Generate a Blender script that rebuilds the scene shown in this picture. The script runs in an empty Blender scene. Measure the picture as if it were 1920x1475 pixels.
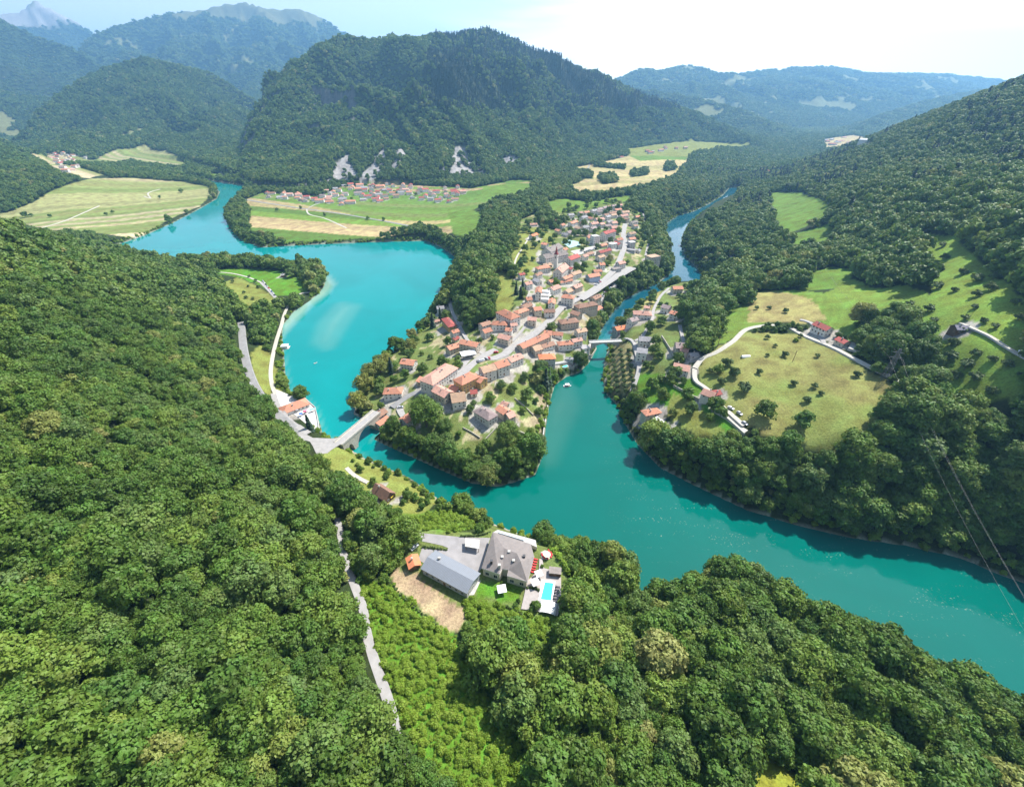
import bpy, bmesh, math, random
import numpy as np
from mathutils import Vector, Matrix
random.seed(7); rng = np.random.default_rng(7)
R = math.radians
scene = bpy.context.scene
COL = scene.collection

# ------------------------------------------------------------------ camera
CAM_H = 200.0; PITCH = R(33.7); F = 805.0; CU, CV = 960.0, 737.5
cam_data = bpy.data.cameras.new('camera'); cam = bpy.data.objects.new('camera', cam_data); COL.objects.link(cam)
cam.location = (0, 0, CAM_H); cam.rotation_euler = (math.pi/2-PITCH, 0, 0)
cam_data.sensor_width = 36; cam_data.lens = 36*F/1920; cam_data.clip_start = 1; cam_data.clip_end = 60000
scene.camera = cam
# ------------------------------------------------------------------ light
SUN_EL, SUN_AZ = R(55), R(50)          # azimuth from +Y towards +X
scene.view_settings.view_transform = 'Standard'; scene.view_settings.look = 'None'
scene.view_settings.exposure = 1.02; scene.view_settings.gamma = 1
world = bpy.data.worlds.new('World'); scene.world = world; world.use_nodes = True
wn = world.node_tree; wn.nodes.clear()
sky = wn.nodes.new('ShaderNodeTexSky'); sky.sky_type = 'NISHITA'; sky.sun_disc = False
sky.sun_elevation = SUN_EL; sky.sun_rotation = SUN_AZ; sky.altitude = 300; sky.dust_density = 1.2; sky.ozone_density = 1.5
bgs = wn.nodes.new('ShaderNodeBackground'); bgs.inputs[1].default_value = 0.09
wo = wn.nodes.new('ShaderNodeOutputWorld')
# thin high cloud, thickening towards the sun side
tcn = wn.nodes.new('ShaderNodeTexCoord'); sepw = wn.nodes.new('ShaderNodeSeparateXYZ'); wn.links.new(tcn.outputs['Generated'], sepw.inputs[0])
mp = wn.nodes.new('ShaderNodeMapping'); mp.inputs['Scale'].default_value = (1.6, 1.6, 7.0); wn.links.new(tcn.outputs['Generated'], mp.inputs[0])
nzw = wn.nodes.new('ShaderNodeTexNoise'); nzw.inputs['Scale'].default_value = 2.2; nzw.inputs['Detail'].default_value = 6; nzw.inputs['Distortion'].default_value = .6
wn.links.new(mp.outputs[0], nzw.inputs['Vector'])
mx1 = wn.nodes.new('ShaderNodeMath'); mx1.operation = 'MULTIPLY_ADD'; mx1.inputs[1].default_value = 2.3; mx1.inputs[2].default_value = -0.20
wn.links.new(sepw.outputs[0], mx1.inputs[0])
mx2 = wn.nodes.new('ShaderNodeMath'); mx2.operation = 'MULTIPLY_ADD'; mx2.inputs[1].default_value = 1.5
wn.links.new(nzw.outputs[0], mx2.inputs[0]); wn.links.new(mx1.outputs[0], mx2.inputs[2])
rmw = wn.nodes.new('ShaderNodeMapRange'); rmw.interpolation_type = 'SMOOTHSTEP'
rmw.inputs['From Min'].default_value = .35; rmw.inputs['From Max'].default_value = 1.15
rmw.inputs['To Min'].default_value = .24; rmw.inputs['To Max'].default_value = .93
wn.links.new(mx2.outputs[0], rmw.inputs['Value'])
hzn = wn.nodes.new('ShaderNodeMapRange'); hzn.interpolation_type = 'SMOOTHSTEP'; hzn.inputs['From Min'].default_value = .50; hzn.inputs['From Max'].default_value = .10; hzn.inputs['To Min'].default_value = .10; hzn.inputs['To Max'].default_value = 1
wn.links.new(sepw.outputs[2], hzn.inputs['Value'])
hzm = wn.nodes.new('ShaderNodeMath'); hzm.operation = 'MULTIPLY'; wn.links.new(rmw.outputs[0], hzm.inputs[0]); wn.links.new(hzn.outputs[0], hzm.inputs[1])
mixw = wn.nodes.new('ShaderNodeMix'); mixw.data_type = 'RGBA'
wn.links.new(hzm.outputs[0], mixw.inputs['Factor']); wn.links.new(sky.outputs[0], mixw.inputs['A'])
mixw.inputs['B'].default_value = (17.5, 16.6, 15.8, 1)
wn.links.new(mixw.outputs['Result'], bgs.inputs[0]); wn.links.new(bgs.outputs[0], wo.inputs[0])
sl = bpy.data.lights.new('sun', 'SUN'); sl.energy = 5.0; sl.angle = R(.53); sl.color = (1, .955, .88)
so = bpy.data.objects.new('sun', sl); COL.objects.link(so)
SUNV = Vector((math.sin(SUN_AZ)*math.cos(SUN_EL), math.cos(SUN_AZ)*math.cos(SUN_EL), math.sin(SUN_EL)))
so.rotation_euler = SUNV.to_track_quat('Z', 'Y').to_euler(); so.location = (0, 0, 800)
scene.cycles.max_bounces = 5; scene.cycles.diffuse_bounces = 2; scene.cycles.glossy_bounces = 2; scene.cycles.transmission_bounces = 2
scene.cycles.volume_bounces = 0; scene.cycles.transparent_max_bounces = 4; scene.cycles.use_adaptive_sampling = True
scene.cycles.use_denoising = True

# ------------------------------------------------------------------ geometry of the view (used to read places off the map of the photograph)
SP, CP = math.sin(PITCH), math.cos(PITCH)
def ray(u, v):
    return np.array([u-CU, F*CP + (CV-v)*SP, -F*SP + (CV-v)*CP])
def at(u, v, z=0.0):
    d = ray(u, v); t = (z-CAM_H)/d[2]; return np.array([d[0]*t, d[1]*t, z])
def att(u, v, t):
    d = ray(u, v); return np.array([d[0]*t, d[1]*t, CAM_H+d[2]*t])
def project(x, y, z):
    zz = z-CAM_H; f = y*CP - zz*SP; up = y*SP + zz*CP
    f = np.where(f > 1, f, 1)
    return CU + F*x/f, CV - F*up/f, f

# ------------------------------------------------------------------ small maths
def sstep(a, b, x):
    t = np.clip((x-a)/(b-a), 0, 1); return t*t*(3-2*t)
_perm = rng.random((256, 256))
def vnoise(x, y):
    xi = np.floor(x).astype(int); yi = np.floor(y).astype(int); fx = x-xi; fy = y-yi
    fx = fx*fx*(3-2*fx); fy = fy*fy*(3-2*fy)
    g = lambda i, j: _perm[i % 256, j % 256]
    return (g(xi, yi)*(1-fx)+g(xi+1, yi)*fx)*(1-fy) + (g(xi, yi+1)*(1-fx)+g(xi+1, yi+1)*fx)*fy
def fbm(x, y, o=4, ridged=False):
    s = 0.0; a = .5; tot = 0; x = np.asarray(x, float); y = np.asarray(y, float)
    for i in range(o):
        n = vnoise(x+17.3*i, y-9.1*i)
        if ridged: n = 1-abs(2*n-1)
        s = s+a*n; tot += a; a *= .5; x = x*2.03; y = y*2.03
    return s/tot
def inpoly(x, y, P):
    c = np.zeros(np.shape(x), bool); n = len(P); j = n-1
    for i in range(n):
        xi, yi = P[i][0], P[i][1]; xj, yj = P[j][0], P[j][1]
        if yi != yj:
            c ^= ((yi > y) != (yj > y)) & (x < (xj-xi)*(y-yi)/(yj-yi)+xi)
        j = i
    return c
def segdist(x, y, P, closed=True, vals=None):
    n = len(P); best = np.full(np.shape(x), 1e12); bv = np.zeros(np.shape(x)) if vals is not None else None
    for i in range(n if closed else n-1):
        ax, ay = P[i][0], P[i][1]; bx, by = P[(i+1) % n][0], P[(i+1) % n][1]
        dx, dy = bx-ax, by-ay; L = dx*dx+dy*dy+1e-9
        t = np.clip(((x-ax)*dx+(y-ay)*dy)/L, 0, 1)
        d = (x-ax-t*dx)**2+(y-ay-t*dy)**2
        m = d < best; best = np.where(m, d, best)
        if vals is not None: bv = np.where(m, vals[i]*(1-t)+vals[(i+1) % n]*t, bv)
    best = np.sqrt(best)
    return (best, bv) if vals is not None else best
# ------------------------------------------------------------------ land form
WATER = [  # shore lines, read off at water level
 [(345,331),(372,333),(400,340),(440,346),(462,349),(462,356),(450,372),(430,388),(422,402),(430,427),(452,450),(490,464),(540,461),(600,458),(700,454),(775,452),
  (800,451),(832,466),(856,484),(862,500),(850,516),(838,545),(826,572),(812,592),(795,615),(762,642),(728,668),(702,688),(690,712),(676,732),(664,752),
  (666,776),(690,792),(716,800),(712,812),(700,822),(720,832),(760,850),(800,868),(845,888),(885,905),(930,912),(965,903),(1003,890),(1016,858),(1023,800),(1031,752),(1040,722),(1062,706),(1086,698),
  (1103,682),(1113,664),(1119,645),(1124,625),(1138,600),(1152,582),(1168,564),(1196,548),(1232,532),(1256,514),(1262,490),(1252,462),(1246,440),(1248,420),(1272,404),(1300,397),(1330,382),(1356,366),(1368,352),
  (1386,352),(1380,366),(1352,382),(1314,401),(1292,420),(1280,440),(1277,458),(1287,482),(1312,508),(1334,524),(1326,545),(1300,548),(1268,545),(1250,548),(1215,562),(1188,580),(1160,604),(1146,630),(1140,655),(1133,682),
  (1130,712),(1137,738),(1158,760),(1170,790),(1195,832),(1238,876),(1300,908),(1400,955),(1500,985),(1600,1008),(1700,1022),(1800,1045),(1880,1078),(1960,1105),(2300,1225),(2800,1420),(3000,2000),
  (2450,1660),(2050,1440),(1920,1365),(1850,1330),(1780,1290),(1700,1250),(1600,1215),(1500,1160),(1420,1110),(1350,1075),(1290,1085),(1215,1140),(1195,1120),(1188,1080),(1120,1045),(1060,1025),(1000,1010),(930,985),(860,960),(820,935),
  (790,912),(765,895),(720,876),(680,858),(655,842),(640,826),(616,826),(604,812),(598,790),(590,768),(570,748),(545,736),(535,702),(532,660),(529,632),(530,610),(550,585),
  (582,563),(600,548),(608,536),(612,520),(606,505),(592,497),(560,500),(480,494),(420,492),(370,491),(310,500),(250,500),(190,500),(196,478),(210,462),(240,452),(272,441),(322,419),(372,393),(406,373),(412,360),(398,346),(372,341),(345,337)],
]
WAT = [[at(u, v, 0)[:2] for u, v in P] for P in WATER]
# height control points: (u, v, z) seen on the ground
CT = """0,450,98 0,600,100 0,800,90 0,1100,76 0,1475,66 -400,520,135 -400,900,112 -400,1475,92 100,470,86 200,500,60 300,530,38 375,560,22 430,600,17 452,650,17 462,720,16
150,600,82 150,800,76 150,1000,69 150,1300,61 300,650,52 300,800,52 300,1000,57 300,1250,57 300,1475,55 400,650,26 420,750,30 450,850,34 500,800,18 510,740,9 530,770,7 545,800,10 560,830,12 600,842,12 520,900,28
550,1000,36 620,1000,31 500,1200,47 600,1400,46 700,1300,41 700,1100,33 760,1150,33 650,900,14 700,880,7 715,920,10 790,960,9 840,1100,31 850,1030,31 950,1040,31 900,1150,31 1020,1110,31 800,1010,28
800,1475,46 900,1300,40 1000,1200,32 1000,1475,45 1350,1100,17 1260,1100,18 1200,1200,25 1400,1200,26 1500,1210,22 1600,1320,30 1700,1300,24 1800,1370,25 1400,1400,40 1700,1475,38 1920,1475,26 1200,1400,40
1100,1150,25 1100,1070,13 1180,1075,7 2200,1700,40 480,620,9 500,690,6 430,510,6 520,520,4 560,540,3 400,500,5 470,490,4 340,515,8
1200,800,12 1230,770,16 1300,820,22 1350,890,18 1500,920,22 1650,930,24 1800,950,26 1920,980,30 1330,740,32 1400,780,36 1600,820,42 1750,850,46 1920,850,54 1500,680,46 1650,710,52 1800,740,58
1280,690,30 1200,660,22 1150,690,12 1150,720,8 1200,600,24 1260,560,22 1290,620,34 1400,600,46 1540,610,54 1600,640,55 1700,640,64 1850,680,74 1920,650,84 1920,500,106 1800,480,96 1850,400,116 1700,500,78
1600,520,64 1500,540,54 1400,540,38 1350,500,26 1330,460,18 1400,440,36 1500,470,50 1500,380,56 1560,430,64 1440,380,40 1600,380,90 1700,360,110 1800,300,132 1920,280,150 1420,340,22 2200,400,128 2200,900,90
600,440,5 500,440,4 450,400,4 700,430,6 560,390,7 650,380,8 800,430,10 850,400,15 700,350,12 850,360,18 620,345,12 500,355,7 885,480,34 865,555,26 930,440,36 940,540,34 830,600,10 870,625,16 820,640,8 760,650,5 740,720,8
720,765,6 800,700,14 850,720,18 900,690,20 950,650,22 1000,600,26 1050,560,28 1100,520,30 1040,500,33 1150,460,34 1100,420,38 1180,400,38 1222,440,26 1225,490,20 1165,535,20 1135,575,17 1100,640,15 1070,670,9
1000,690,13 950,740,14 1000,760,8 900,770,14 950,830,10 1008,800,5 830,830,7 880,860,5 930,890,3 780,790,10 740,790,8 1000,350,36 1100,350,40 1240,350,34 1150,310,38 1250,300,40 1350,280,45 1320,335,16 1440,320,20
1550,270,42 200,390,5 100,420,6 350,360,5 330,305,10 230,305,18 250,285,30 120,305,26 0,400,8 -200,430,20"""
pts = []
for tok in CT.split():
    u, v, z = map(float, tok.split(',')); pts.append(at(u, v, z))
for u, v, t in [(1920,154,1.05),(2100,104,.95),(1850,180,1.2),(1800,200,1.3),(1700,240,1.6),(1600,276,1.95),(1530,299,2.2)]:
    pts.append(att(u, v, t))
for w in [(1500,1300,190),(1700,1900,110),(2200,2600,70),(0,5000,60),(-3000,5000,60),(3500,5000,60),(-3000,2500,40),(8000,9000,90),(-8000,9000,90),(0,14000,90),(3000,1200,260),(-1500,500,150),(600,-250,60),(-600,-250,120),(0,-250,60),(-1300,1300,60)]:
    pts.append(np.array(w, float))
pts = np.array(pts); OY = -300.0
def pol(x, y):
    yy = y-OY; r = np.sqrt(x*x+yy*yy); return np.arctan2(x, yy)*2.2, np.log(r+1)*1.0, r
pa, pr, _ = pol(pts[:, 0], pts[:, 1])
def tps(r2): return .5*r2*np.log(r2+1e-12)
K = tps((pa[:, None]-pa)**2+(pr[:, None]-pr)**2); n = len(pts)
K[np.arange(n), np.arange(n)] += 2e-4
Pm = np.c_[np.ones(n), pa, pr]; A = np.zeros((n+3, n+3)); A[:n, :n] = K; A[:n, n:] = Pm; A[n:, :n] = Pm.T
W = np.linalg.solve(A, np.r_[pts[:, 2], 0, 0, 0])
def base(x, y):
    a, r, _ = pol(x, y); s = W[n]+W[n+1]*a+W[n+2]*r
    for i in range(n): s = s + W[i]*tps((a-pa[i])**2+(r-pr[i])**2)
    return s
# mountains: ridge (u,v,t) seen against what is behind, foot outline (u,v,z) near side + (u,v,t) far side
MOUNT = [
 dict(ridge=[(452,335,1.72),(470,290,1.8),(497,225,1.95),(530,165,2.1),(565,118,2.2),(600,86,2.25),(640,66,2.3),(700,78,2.38),(750,74,2.4),(800,78,2.45),(850,64,2.5),(910,60,2.5),(960,74,2.55),(1010,95,2.6),(1080,128,2.65),(1150,156,2.7),(1220,184,2.8),(1300,214,2.9),(1370,244,3.0),(1415,268,3.05)],
      front=[(455,342,5),(480,354,8),(560,358,10),(640,347,12),(760,346,14),(850,344,18),(950,334,28),(1060,308,38),(1150,288,42),(1250,275,44),(1350,268,46),(1440,280,30)], back=[(1500,4.0),(1250,4.3),(900,4.4),(600,3.6),(430,2.9),(425,2.0)], base=25, amp=.62, wl=240, pw=.9),
 dict(ridge=[(36,268,2.5),(75,207,2.7),(130,163,2.9),(200,128,3.05),(270,107,3.1),(330,122,3.2),(400,138,3.4),(450,172,3.5),(500,205,3.5)],
      front=[(25,292,35),(120,306,25),(175,300,22),(260,286,32),(350,300,16),(400,318,8),(440,335,5),(470,330,8)], back=[(560,4.2),(400,5),(200,4.6),(60,3.6),(0,2.9)], base=25, amp=.6, wl=360, pw=1),
 dict(ridge=[(150,110,5.4),(190,62,5.8),(235,44,6),(300,32,6.3),(380,17,6.5),(455,2,6.6),(500,16,6.6),(560,17,6.8),(600,32,7),(640,62,7),(700,95,7.2)],
      front=[(100,4.0),(200,4.4),(330,4.4),(480,3.9),(600,4.2),(760,4.8)], back=[(800,9),(500,10),(200,9),(120,6.5)], base=60, amp=.6, wl=620, pw=1.1),
 dict(ridge=[(-150,-20,7.0),(0,26,7.2),(30,20,7.3),(66,0,7.4),(100,18,7.5),(140,40,7.7),(200,75,7.9),(260,100,8)],
      front=[(-200,5.6),(0,5.8),(150,6.2),(300,6.5)], back=[(300,9.6),(0,9.4),(-200,9)], base=60, amp=.22, wl=1200, pw=1),
 dict(ridge=[(-250,-30,4.6),(-60,10,4.5),(20,48,4.5),(80,70,4.6),(150,95,4.7),(200,140,4.6),(240,190,4.4)],
      front=[(-250,3.2),(-40,3.1),(60,3.3),(160,3.6),(260,3.9)], back=[(300,5.4),(150,6.2),(-100,6.4),(-260,6)], base=50, amp=.5, wl=500, pw=1),
 dict(ridge=[(-250,220,2.2),(-120,215,2.15),(0,286,1.75),(60,312,1.65),(110,332,1.55),(150,350,1.5),(185,357,1.47)],
      front=[(-300,470,25),(-100,430,15),(0,402,8),(60,385,6),(130,368,5),(190,360,5)], back=[(205,1.62),(120,1.95),(0,2.2),(-150,2.5),(-300,2.6)], base=8, amp=.10, wl=200, pw=.85),
 dict(ridge=[(1090,175,5.4),(1165,150,5.6),(1200,132,5.8),(1240,136,5.9),(1290,124,6),(1340,137,6.1),(1390,141,6.2),(1440,133,6.3),(1500,129,6.5),(1560,127,6.6),(1620,139,6.8),(1700,141,7.2),(1780,141,7.6),(1850,149,7.9),(1960,152,8.2)],
      front=[(1080,4.2),(1250,4.3),(1400,4.2),(1560,4.5),(1750,5),(2000,6)], back=[(2100,10),(1800,9.4),(1400,8.4),(1060,7.5)], base=60, amp=.34, wl=600, pw=1),
 dict(ridge=[(1180,165,4.2),(1300,183,4.0),(1380,205,3.8),(1440,232,3.6),(1480,262,3.45),(1500,283,3.35)],
      front=[(1515,3.25),(1460,3.3),(1380,3.35),(1250,3.6),(1150,3.9)], back=[(1120,4.6),(1300,4.8),(1440,4.4),(1540,3.8)], base=40, amp=.25, wl=300, pw=.95),
 dict(ridge=[(1540,282,3.2),(1600,252,3.6),(1660,215,4),(1740,190,4.4),(1840,170,4.8),(1960,150,5)],
      front=[(1530,3.0),(1620,2.9),(1760,3.0),(1960,3.2)], back=[(2050,6),(1800,6),(1620,5),(1545,3.7)], base=50, amp=.25, wl=400, pw=1),
]
for M in MOUNT:
    M['r'] = np.array([att(*p) for p in M['ridge']])
    fr = [at(*p)[:2] if len(p) == 3 else None for p in M['front']]
    fr = [f if f is not None else (att(p[0], 240, p[1])[:2]) for f, p in zip(fr, M['front'])]
    M['f'] = fr+[att(p[0], 240, p[1])[:2] for p in M['back']]
def mounts(x, y, z):
    which = np.full(np.shape(x), -1)
    wx = x+60*(fbm(x/300, y/300, 3)-.5); wy = y+60*(fbm(x/300+50, y/300, 3)-.5)
    for k, M in enumerate(MOUNT):
        f = np.array(M['f']); lo = f.min(0); hi = f.max(0)
        b = (x > lo[0]-1) & (x < hi[0]+1) & (y > lo[1]-1) & (y < hi[1]+1)
        if not b.any(): continue
        X, Y = x[b], y[b]
        m = inpoly(X, Y, f)
        df = segdist(X, Y, f); dr = segdist(X, Y, M['r'], False); rp = M['r']; nr_ = len(rp); ws = 0; zs = 0; sa = 0; al = np.r_[0, np.cumsum(np.hypot(*(rp[1:, :2]-rp[:-1, :2]).T))]
        for i in range(nr_-1):
            for q_ in (0, .33, .67) if i < nr_-2 else (0, .33, .67, 1):
                c_ = rp[i]*(1-q_)+rp[i+1]*q_; w_ = 1/((X-c_[0])**2+(Y-c_[1])**2+400)**1.6; ws = ws+w_; zs = zs+w_*c_[2]; sa = sa+w_*(al[i]*(1-q_)+al[i+1]*q_)
        zr = zs/ws
        q = df/(df+dr+1e-6)
        s = q**M['pw']
        rn = fbm(X/M['wl']+3*k, Y/M['wl'], 5, True)-.55
        rn2 = fbm(X/90+9*k, Y/90, 3)-.5
        h = M['base']+(zr-M['base'])*np.clip(s*(1+M['amp']*2.0*rn*np.minimum(1, 1.9*(1-q))*np.minimum(1, 3*q)), 0, 1.04)+rn2*(24 if k in (0,1) else 14)*np.minimum(1, 3*q)*np.minimum(1, .35+2*(1-q))
        sa = sa/ws; sl_ = M['wl']*.55; h = h+(fbm(sa/sl_+7*k+.6*fbm(X/200, Y/200, 2), q*1.4+3*k, 3, True)-.62)*(zr-M['base'])*.42*np.clip(4*q*(1-q), 0, 1)
        h = np.where(m, h, -1e9); zb = z[b]; up = h > zb
        wb = which[b]; wb[up] = k; which[b] = wb; z[b] = np.where(up, h, zb)
    return z, which
PADS = []     # (polygon px at z, z, blend)
def pad(P, z, bl=5): PADS.append(([at(u, v, z)[:2] for u, v in P], z, bl))
pad([(788,1000),(905,1008),(925,990),(1003,1010),(1055,1065),(1052,1155),(985,1140),(940,1125),(890,1118),(850,1105),(800,1080),(775,1045),(770,1020)], 31, 7)
pad([(505,735),(548,728),(590,765),(600,810),(575,815),(548,790),(524,768)], 4.5, 4)
pad([(552,802),(575,806),(610,826),(660,800),(704,766),(712,776),(660,815),(640,838),(590,850),(570,832)], 11.5, 5)
pad([(690,905),(745,910),(745,940),(695,935)], 11, 8)
def height(x, y):
    z = base(x, y)
    z = np.maximum(z, 2.2)
    z = z + (fbm(x/60, y/60, 3)-.5)*np.clip(z*.12, 0, 7)
    z, which = mounts(x, y, z)
    b = (y < 4200)
    inside = np.zeros(np.shape(x), bool); d = np.full(np.shape(x), 1e6)
    for P in WAT:
        inside[b] |= inpoly(x[b], y[b], P); d[b] = np.minimum(d[b], segdist(x[b], y[b], P))
    land = z*np.clip(d/(3+.75*np.clip(z, 0, 80)), 0, 1)**.8; land = np.maximum(land, np.minimum(.45*d, .7))
    for P, pz, bl in PADS:
        P = np.array(P); lo = P.min(0)-40; hi = P.max(0)+40
        bb = (x > lo[0]) & (x < hi[0]) & (y > lo[1]) & (y < hi[1])
        if not bb.any(): continue
        ins = inpoly(x[bb], y[bb], P); dd = np.where(ins, 0, segdist(x[bb], y[bb], P))
        w = 1-sstep(1.5, bl+1.5, dd); land[bb] = land[bb]*(1-w)+pz*w
    zz = np.where(inside, -np.minimum(.45*d, 5), np.minimum(land, np.maximum(1.1*d, 0)))
    return zz, which, inside, d
# polar sheet: fine near, coarse far
NA, NR = 820, 860; R0, R1 = 110.0, 11000.0; AZ = R(61)
az = np.linspace(-AZ, AZ, NA); rr = np.exp(np.linspace(math.log(R0), math.log(R1), NR))
GA, GR = np.meshgrid(az, rr, indexing='ij')
GX = GR*np.sin(GA); GY = OY+GR*np.cos(GA)
GZ, GW, GI, GD = height(GX.ravel(), GY.ravel())
GZ = GZ.reshape(GX.shape); GW = GW.reshape(GX.shape); GI = GI.reshape(GX.shape); GD = GD.reshape(GX.shape)
def _gi(x, y):
    yy = y-OY; r = np.sqrt(x*x+yy*yy); a = np.arctan2(x, yy)
    i = np.clip((a+AZ)/(2*AZ)*(NA-1), 0, NA-1.001); j = np.clip((np.log(np.maximum(r, 1))-math.log(R0))/(math.log(R1)-math.log(R0))*(NR-1), 0, NR-1.001)
    return i, j
def H(x, y, G=None):
    G = GZ if G is None else G
    i, j = _gi(np.asarray(x, float), np.asarray(y, float)); a = i.astype(int); b = j.astype(int); fi = i-a; fj = j-b
    return (G[a, b]*(1-fi)+G[a+1, b]*fi)*(1-fj)+(G[a, b+1]*(1-fi)+G[a+1, b+1]*fi)*fj
_T = np.exp(np.linspace(math.log(.05), math.log(16), 2600))
def hit(u, v, dz=0.0):
    d = ray(u, v); X = d[0]*_T; Y = d[1]*_T; Z = CAM_H+d[2]*_T
    g = np.maximum(H(X, Y), 0)+dz; s = np.nonzero(Z < g)[0]
    if len(s) == 0: return np.array([X[-1], Y[-1], float(g[-1])])
    k = max(s[0], 1); a = (Z-g)[k-1]; b = (Z-g)[k]; f = a/(a-b+1e-9); t = _T[k-1]+(_T[k]-_T[k-1])*f
    x, y = d[0]*t, d[1]*t
    return np.array([x, y, float(max(H(x, y), 0))])
def hp(P, dz=0.0): return [hit(u, v, dz)[:2] for u, v in P]
# ------------------------------------------------------------------ where the houses stand (roof ridge read in enlargements of the photograph)
ZT = {'A': (640, 640, 8), 'B': (840, 640, 8), 'C': (800, 530, 8), 'D': (960, 500, 8), 'E': (960, 370, 6.857), 'F': (1120, 500, 6.857), 'G': (1100, 480, 2.743), 'P': (0, 0, 1), 'K': (500, 720, 7.385), 'L': (280, 460, 4.571), 'M': (770, 980, 6.4), 'N': (640, 880, 3.2), 'Q': (1480, 560, 4.339)}
def zp(k, x, y): a, b, s = ZT[k]; return a+x/s, b+y/s
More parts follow.
